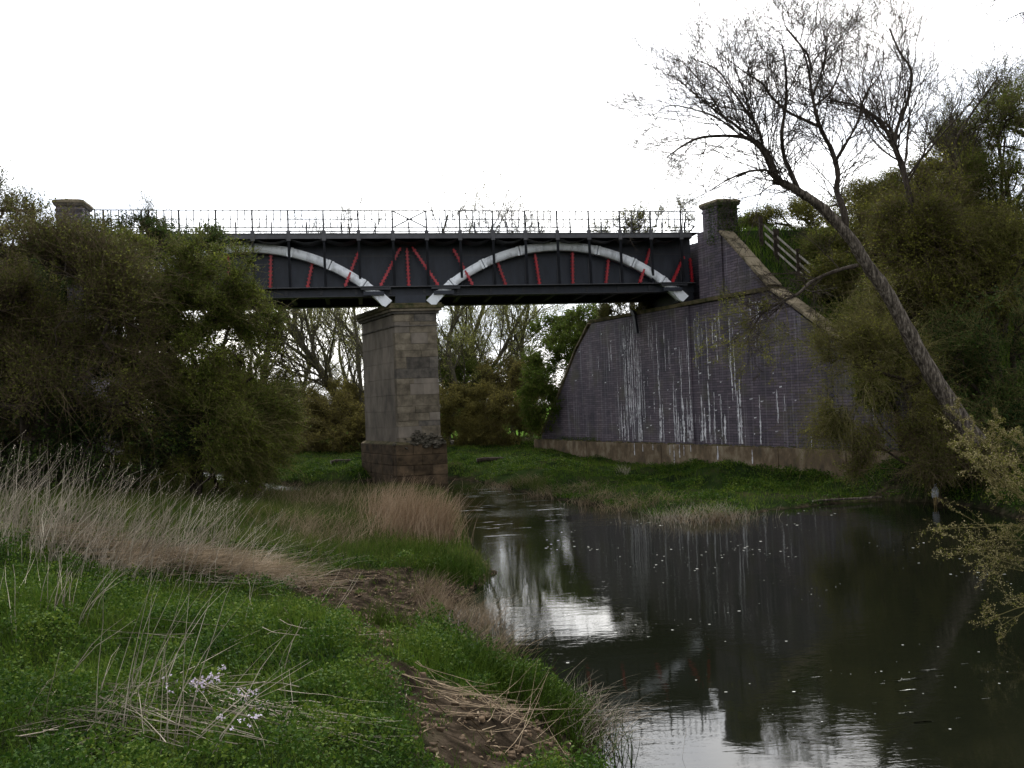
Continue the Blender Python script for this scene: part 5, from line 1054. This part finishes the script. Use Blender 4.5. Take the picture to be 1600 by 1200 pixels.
clump('dead_sedge', [(745, 985, .22, .3, 300), (775, 1030, .2, .3, 220), (720, 965, .2, .3, 160)], 'dull dead stalks standing in the water below the mud patch', .42, 'straw_red', 5, .9, (.25, -.1), .003)
clump('dead_sedge', [(930, 1120, .14, .14, 120), (915, 1150, .12, .15, 80)], 'curled brown dead sedge at the tip of the near bank', .34, 'straw', 6, 1.2, (.7, .1), .003)
clump('dead_sedge', [(520, 850, .5, .4, 260), (460, 830, .6, .5, 260), (430, 780, 1., 1., 350), (530, 790, 1., 1., 420)], 'thin rusty sedge scattered left of the tall tan clump', .7, 'straw_red', 7, .7, (.3, 0), .005)
clump('dead_sedge', [(880, 775, .7, .4, 420), (1000, 790, .8, .4, 300), (800, 760, .7, .5, 260), (820, 690, .6, .6, 200), (1110, 815, .5, .4, 220), (940, 780, .5, .3, 220)], 'straw coloured tufts along the edge of the far bank', .38, 'straw_red', 8, 1., (0, -.3), .006)
clump('dead_sedge', [(1060, 815, .6, .5, 260), (1130, 810, .6, .5, 260), (975, 740, .15, .15, 60)], 'pale tufts on the tip of the grassy berm', .4, 'straw', 9, .6, (0, 0), .005)
clump('green_sedge', [(700, 895, .35, .35, 500), (640, 870, .5, .4, 500), (720, 905, .2, .25, 300), (610, 985, .2, .2, 220), (860, 1120, .3, .25, 400), (760, 1070, .2, .3, 300), (560, 830, .3, .4, 200)], 'vivid green sedge tufts lining the near water edge', .42, 'grass', 10, .7, (.1, -.1), .005)
# long straw in the foreground
def straw(name, l, n, spread, seed, label, rad=.0032, mat='straw'):
    """bundles from px a to px b of the photograph, lying across the ground: foot on the ground, tip raised by dz"""
    r = np.random.default_rng(seed); Ps, hs, ls = [], [], []
    for (ax, ay, bx_, by, dz, m_) in l:
        a = at(ax, ay); b_ = at(bx_, by) if dz < .15 else dep(bx_, by, a[1]+.25)
        for _ in range(m_):
            p = a+r.normal(size=3)*spread*np.array([1, 1, 0]); p[2] = Hs(p[0], p[1])+.02+(r.uniform(.03, .18) if dz < .15 else 0); q = b_+r.normal(size=3)*spread*np.array([1.4, 1.4, .5]); q[2] = max(q[2], Hs(q[0], q[1])+(r.uniform(.04, .2) if dz < .15 else .06))
            Ps.append(p); hs.append(q[2]-p[2]); ls.append((q-p)[:2])
    return stems(name, np.array(Ps), np.array(hs), np.array(ls), r.uniform(.7, 1.4, len(Ps))*rad*1.25, mat, label, 'dead stems', seed, wob=.07)
straw('straw_stems', [(200, 1190, 262, 860, 1, 5), (150, 1190, 250, 1000, 1, 5), (230, 1130, 300, 870, 1, 2), (300, 1190, 470, 1000, 1, 2), (90, 975, 105, 880, 1, 6), (100, 970, 130, 870, 1, 5), (120, 985, 190, 870, 1, 4), (140, 975, 200, 880, 1, 3), (8, 1000, 6, 870, 1, 3), (60, 960, 82, 860, 1, 3), (132, 1195, 136, 840, 1, 1), (250, 1190, 245, 990, 1, 2), (265, 1190, 370, 890, 1, 2), (440, 1060, 470, 950, 1, 2), (410, 1190, 385, 1080, 1, 2), (290, 1180, 330, 860, 1, 2), (390, 990, 400, 880, 1, 2), (160, 1100, 170, 1000, 1, 2), (540, 1100, 560, 1060, 1, 2), (625, 1105, 635, 1080, 1, 3), (50, 1190, 60, 1100, 1, 2), (320, 1199, 470, 1000, 1, 2), (150, 1199, 180, 1080, 1, 3), (200, 1170, 250, 1010, 1, 5), (240, 1100, 330, 900, 1, 3), (110, 1090, 200, 950, 1, 2), (20, 1120, 95, 1060, 1, 2), (450, 1150, 440, 1020, 1, 2), (60, 1160, 110, 1000, 1, 2), (340, 1150, 470, 960, 1, 2)], 0, .05, 111, 'long pale dead stems standing over the near grass', .0026)
straw('fallen_straw', [(330, 1185, 60, 1130, 0, 10), (390, 1130, 100, 1125, 0, 12), (300, 1100, 60, 1170, 0, 9), (120, 1195, 350, 1110, 0, 10), (380, 1160, 110, 1190, 0, 18), (330, 1130, 80, 1150, 0, 14), (400, 1150, 540, 1199, 0, 14), (200, 1150, 300, 1190, 0, 12), (420, 1180, 250, 1120, 0, 6), (320, 1022, 150, 1020, 0, 4), (350, 1120, 520, 1195, 0, 9), (380, 1150, 560, 1195, 0, 12), (260, 1080, 420, 1030, 0, 4), (180, 1140, 240, 1100, 0, 8), (40, 950, 60, 910, 0, 4)], 0, .15, 112, 'heap of flattened pale straw at the bottom left corner of the picture', .0027)
straw('fallen_straw', [(380, 905, 470, 935, 0, 14), (330, 915, 420, 930, 0, 8), (470, 900, 560, 880, 0, 6), (350, 870, 470, 860, 0, 6), (370, 880, 500, 870, 0, 8), (450, 1000, 540, 960, 0, 3), (430, 1020, 540, 1015, 0, 3)], 0, .12, 113, 'loose dead stems lying beside the bare mud patch', .003)
straw('dry_debris', [(700, 1110, 820, 1150, 0, 16), (660, 1090, 760, 1120, 0, 12), (760, 1180, 880, 1160, 0, 10), (740, 1140, 860, 1190, 0, 10)], 0, .16, 114, 'brown dry stalks strewn on the trodden bank path', .0028, 'straw_red')
straw('water_stalks', [(900, 1165, 960, 1070, 1, 2), (985, 1160, 1000, 1060, 1, 2), (1060, 1195, 1090, 1120, 1, 1), (940, 1140, 900, 1080, 1, 3), (960, 1190, 1010, 1110, 1, 2)], 0, .06, 115, 'few thin dead stalks rising from the water at the bottom edge', .0025)

# clods, stones and litter on the bare mud, tufts breaking its edge
r = np.random.default_rng(160); X = r.uniform(-6, 1.5, 60000); Y = r.uniform(4.5, 19, 60000); kk_ = (bare(X, Y) > .5) & ~seg_dist(X, Y, RIVER)[1]; X, Y = X[kk_][:2600], Y[kk_][:2600]; n_ = len(X)
sz = .006+.020*r.random(n_)**3; bb = np.array([(x, y, z_) for z_ in (-.4, .6) for x, y in ((-1, -1), (1, -1), (1, 1), (-1, 1))])
V_ = (np.stack([X, Y, H(X, Y)], 1)[:, None]+bb[None]*sz[:, None, None]*(1+.35*r.normal(size=(n_, 8, 3)))).reshape(-1, 3); ff = np.array([(0, 1, 5, 4), (1, 2, 6, 5), (2, 3, 7, 6), (3, 0, 4, 7), (4, 5, 6, 7)])
tag(link('mud_clods', np_mesh('mud_clods', V_, (np.arange(n_)[:, None, None]*8+ff[None]).reshape(-1, 4)), 'mud'), 'clods and small stones scattered over the bare mud of the near bank', 'mud clods', kind='stuff')
P = np.stack([X, Y, H(X, Y)], 1)[r.integers(0, n_, 900)]+r.normal(size=(900, 3))*np.array([.05, .05, 0])
V_, F_ = leaves(P+UP*.012, np.full(900, .045), W=.35, flat=3, r=r); tag(link('leaf_litter', np_mesh('leaf_litter', V_, F_), 'straw_red'), 'dead leaves and bits of stalk trodden into the mud of the near bank', 'leaf litter', kind='stuff')
k = r.random(len(X)) < .10; P = np.repeat(np.stack([X, Y, H(X, Y)], 1)[k], 9, 0); P = P+r.normal(size=P.shape)*np.array([.03, .03, 0]); n2 = len(P); hh = r.uniform(.04, .12, n2); a = r.uniform(0, 2*pi, n2)
V_, F_ = blades(P, hh, np.full(n2, .007), np.stack([np.cos(a)*hh*.6, np.sin(a)*hh*.6], 1), r); tag(link('mud_grass', np_mesh('mud_grass', V_, F_), 'grass'), 'thin grass tufts growing out of the bare mud', 'grass', kind='stuff')
# foam flecks on the water
r = np.random.default_rng(120); n_ = 1300; X = r.uniform(.5, 9, n_); Y = r.uniform(9, 24, n_)+r.uniform(-1, 1, n_); d, i_ = seg_dist(X, Y, RIVER); k = i_ & (d > .3) & (vnoise(X, Y, .55, 31) > .34+.45*r.random(n_)); X, Y = X[k], Y[k]
sz = (.003+.013*r.random(len(X))**2.5)*(.5+Y/18); an = np.arange(6)*pi/3
V_ = np.stack([X[:, None]+np.cos(an)*sz[:, None]*1.5, Y[:, None]+np.sin(an)*sz[:, None], np.full((len(X), 6), .006)], -1).reshape(-1, 3)
tag(link('foam_flecks', np_mesh('foam_flecks', V_, np.arange(len(V_)).reshape(-1, 6)), 'foam'), 'small white foam flecks drifting on the dark water', 'foam', kind='stuff')

n_ = 70; X = np.concatenate([r.uniform(-2.3, 1.2, 46), r.uniform(3.2, 6.2, 24)]); Y = np.concatenate([r.uniform(22, 35, 46), r.uniform(8.6, 10.6, 24)]); d, i_ = seg_dist(X, Y, RIVER); k = i_ & (d > .25); X, Y = X[k], Y[k]; n_ = len(X)  # thin flat white shapes painted in as sky reflected by the riffles
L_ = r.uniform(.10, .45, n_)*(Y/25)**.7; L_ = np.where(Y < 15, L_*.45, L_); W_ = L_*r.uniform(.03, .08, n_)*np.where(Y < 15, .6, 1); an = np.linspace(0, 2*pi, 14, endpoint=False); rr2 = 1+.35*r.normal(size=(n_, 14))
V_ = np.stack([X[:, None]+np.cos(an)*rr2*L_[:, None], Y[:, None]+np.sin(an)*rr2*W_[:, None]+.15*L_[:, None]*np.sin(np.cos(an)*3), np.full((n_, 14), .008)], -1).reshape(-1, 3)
tag(link('painted_glints', np_mesh('painted_glints', V_, np.arange(len(V_)).reshape(-1, 14)), 'foam'), 'thin white streaks painted as sky reflection on the riffles where the current breaks past the sedge', 'foam', kind='stuff')

# catkin willow overhanging from the right bank
def catkin_bush(name, label, starts, dirs, L_, seed, lev, base):
    r = np.random.default_rng(seed); rt = root(name, base, label, 'bush'); b0 = np.array(base)
    segs, tips = grow(np.array(starts), np.array(dirs), np.array(L_), np.full(len(starts), .012), lev, r); link('branches', segmesh(segs, b0), 'twig_olive', rt)
    PT = np.concatenate([q[0].reshape(-1, 3) for q in tips[1:]]); k = r.integers(0, len(PT)-1, 5200); f = r.uniform(0, 1, (5200, 1)); same = np.linalg.norm(PT[k+1]-PT[k], axis=1) < .4; C = PT[k]+(PT[k+1]-PT[k])*f*same[:, None]
    V_, F_ = leaves(C+r.normal(size=C.shape)*.012, np.full(len(C), .022), W=.6, r=r); link('catkins', np_mesh('catkins', V_-b0, F_), 'catkin', rt)
    k = r.integers(0, len(PT), 2200); V_, F_ = leaves(PT[k]+r.normal(size=(2200, 3))*.02, np.full(2200, .028), W=.5, r=r); link('young_leaves', np_mesh('young_leaves', V_-b0, F_), 'leaf_olive', rt)
cb = np.array([8.3, 11.5, .4])
st, di, ll = [], [], []
for (ax, ay, bx_, by) in [(1640, 790, 1520, 745), (1640, 800, 1490, 770), (1650, 820, 1500, 800), (1640, 780, 1530, 720), (1650, 850, 1510, 830), (1650, 880, 1520, 860), (1650, 900, 1490, 890), (1650, 930, 1540, 960), (1650, 760, 1560, 720), (1660, 900, 1590, 980), (1640, 810, 1560, 780), (1640, 790, 1570, 820), (1640, 840, 1540, 850), (1660, 800, 1580, 760), (1650, 770, 1600, 830)]:
    p = dep(ax, ay, 11.6); q = dep(bx_, by, 11.2); st.append(p); di.append(q-p); ll.append(np.linalg.norm(q-p)*1.1)
LV = [dict(seg=6, wob=.1, up=.02, taper=.4), dict(n=6, seg=4, wob=.12, up=.02, lenf=.45, radf=.5, ang=.6, rmin=.003), dict(n=3, seg=3, wob=.12, up=.02, lenf=.5, radf=.6, ang=.6, rmin=.002)]
catkin_bush('catkin_willow', 'willow bush with pale yellow catkins reaching over the water from the right edge', st, di, ll, 130, LV, cb)
st, di, ll = [], [], []
for (ax, ay, bx_, by) in [(1620, 760, 1530, 690), (1530, 712, 1490, 640), (1530, 705, 1560, 650), (1530, 700, 1585, 680), (1530, 700, 1490, 700), (1530, 720, 1545, 770), (1640, 720, 1560, 690), (1620, 790, 1560, 740)]:
    p = dep(ax, ay, 12.4); q = dep(bx_, by, 12.2); st.append(p); di.append(q-p); ll.append(np.linalg.norm(q-p)*1.05)
LV2 = [dict(seg=5, wob=.08, up=.02, taper=.4), dict(n=3, seg=3, wob=.1, up=.02, lenf=.4, radf=.5, ang=.6, rmin=.003)]
catkin_bush('catkin_sprig', 'upright sprigs of pale catkins in front of the foot of the leaning tree', st, di, ll, 131, LV2, np.array([8.9, 12.4, .4]))

# heron
hp = at(1461, 789, 15, 60); hb = np.array([hp[0], hp[1], max(hp[2], .02)])
hr = root('heron', hb, 'grey heron standing hunched at the far water edge by the catkin bush', 'heron')
def lathe(name, prof, mat, parent, off=(0, 0, 0), tilt=(0, 0), sx=1, sy=1, n_=12):
    V_ = []; F_ = []
    for (rr2, z) in prof:
        for k in range(n_): a = 2*pi*k/n_; V_.append((rr2*cos(a)*sx+off[0]+tilt[0]*z, rr2*sin(a)*sy+off[1]+tilt[1]*z, z+off[2]))
    for j in range(len(prof)-1):
        for k in range(n_): F_.append((j*n_+k, j*n_+(k+1) % n_, (j+1)*n_+(k+1) % n_, (j+1)*n_+k))
    me = np_mesh(name, V_, F_); me.polygons.foreach_set('use_smooth', [True]*len(F_)); return link(name, me, mat, parent)
lathe('body', [(.001, .19), (.035, .21), (.07, .27), (.082, .34), (.07, .42), (.045, .49), (.034, .53), (.036, .56), (.040, .585), (.034, .61), (.001, .625)], 'heron_grey', hr, tilt=(.05, -.04), sx=1., sy=1.15)
lathe('wing', [(.001, .17), (.02, .22), (.032, .32), (.028, .42), (.001, .47)], 'heron_grey', hr, off=(-.068, .0, 0), tilt=(.05, 0), sx=.7, sy=2.0)
lathe('wing', [(.001, .17), (.02, .22), (.032, .32), (.028, .42), (.001, .47)], 'heron_grey', hr, off=(.07, .0, 0), tilt=(.05, 0), sx=.7, sy=2.0)
lathe('breast', [(.001, .25), (.03, .29), (.04, .36), (.03, .43), (.001, .47)], 'heron_white', hr, off=(0.0, -.062, 0), sx=.8, sy=.8)
pb = PB(); p = hb+np.array([.03, -.02, .595]); pb.bar(p, p+np.array([.13, -.03, -.045]), np.array([0, .008, 0]), np.array([0, 0, .010])); part('bill', pb, 'heron_bill', hr)
for dx in (-.022, .022):
    pb = PB(); pb.bar(hb+np.array([dx, 0, -.05]), hb+np.array([dx*1.2+.01, .01, .13]), np.array([.005, 0, 0]), np.array([0, .005, 0])); pb.bar(hb+np.array([dx*1.2+.01, .01, .125]), hb+np.array([dx, 0, .24]), np.array([.007, 0, 0]), np.array([0, .007, 0])); part('leg', pb, 'heron_bill', hr)

# cut log on the far bank left of the pier and driftwood
def log(name, label, p, q, rad, endm='wood', bark='bark_dark'):
    p = np.array(p); q = np.array(q); rt = root(name, p, label, 'log'); r = np.random.default_rng(5)
    vf, C, R_ = polytube([p, p+(q-p)*.35+np.array([0, 0, rad*.2]), p+(q-p)*.7, q], [rad, rad*.95, rad*.9, rad*.8], 10, .05, r); link('bark', np_mesh('bark', vf[0]-p, vf[1]), bark, rt)
    T = nrm(q-p); a = nrm(np.cross(T, [.1, .2, 1.])); b_ = np.cross(T, a)
    for c, rr2, s_ in ((p, rad, -1), (q, rad*.8, 1)):
        V_ = [c-p+T*.004*s_+(a*cos(k*pi/5)+b_*sin(k*pi/5))*rr2 for k in range(10)]; link('cut_end', np_mesh('cut_end', V_, [list(range(10))]), endm, rt)
p = at(517, 726, 38, 60); log('cut_log', 'short sawn log with a pale round end in the grass left of the pier', p+UP*.1, p+np.array([.9, .5, .12]), .13)
p = at(745, 722, 38, 60); log('driftwood', 'dark dead log lying on the far bank right of the pier', p+UP*.08, p+np.array([1.3, .2, .1]), .12)
p = at(505, 690, 40, 80); log('fallen_branch', 'pale fallen branch under the scrub left of the pier', p+UP*.35, p+np.array([1.0, .2, -.25]), .06, bark='bark')
p = at(1270, 785, 20, 60); log('driftwood', 'thin pale branch stranded on the mud bar under the footing wall', p+UP*.04, p+np.array([2.2, .3, .04]), .035, bark='bark_pale')

# lady's smock flowers and a bright leafy plant in the near grass
FP = [(281, 1112, 4, 'lilac flower stalk left of the others in the near grass'), (312, 1108, 10, 'tallest bunch of lilac flowers in the middle of the near grass'), (348, 1092, 8, 'lilac flowers highest up the bank beside a long straw'), (383, 1125, 10, 'bunch of lilac flowers by the right hand straw heap'), (405, 1142, 10, 'lilac flowers nearest the brown straw on the right'), (375, 1175, 5, 'small lilac flowers lowest down near the bottom edge')]
for j, (px, py, nf, lab) in enumerate(FP):
    p = at(px, py+12); r = np.random.default_rng(140+j); rt = root('cuckoo_flower', p, lab, 'flower', 'lilac flowers in the near grass')
    for s_ in range(2+nf//5):
        o_ = r.normal(size=2)*.04; q = p+np.array([o_[0]*1.5, o_[1], .16+r.uniform(0, .05)]); st_ = p+np.array([o_[0]*.3, o_[1]*.3, 0])
        V_, F_ = tubes(st_[None], q[None], [.002], [.0012], 3); link('stem', np_mesh('stem', V_-p, F_), 'grass', rt)
        C = q+r.normal(size=(nf, 3))*np.array([.02, .02, .018]); C = np.repeat(C, 4, 0); V_, F_ = leaves(C, np.full(len(C), .013), W=.9, flat=1.5, r=r); tag(link('flower_head', np_mesh('flower_head', V_-p, F_), 'petal', rt), kind='stuff')
p = at(292, 966); r = np.random.default_rng(150); rt = root('leafy_plant', p, 'bright yellow green leafy plant in the darker herbs of the near bank', 'plant')
for k in range(22):
    a = r.uniform(0, 2*pi); dv = np.array([cos(a), sin(a), r.uniform(.3, 1.2)]); V_, F_ = leaves((p+UP*r.uniform(.02, .10)+r.normal(size=3)*np.array([.03, .03, 0]))[None], np.array([.085]), W=.6, r=r, dirs=dv[None]); link('leaf', np_mesh('leaf', V_-p, F_), 'leaf_bright', rt)
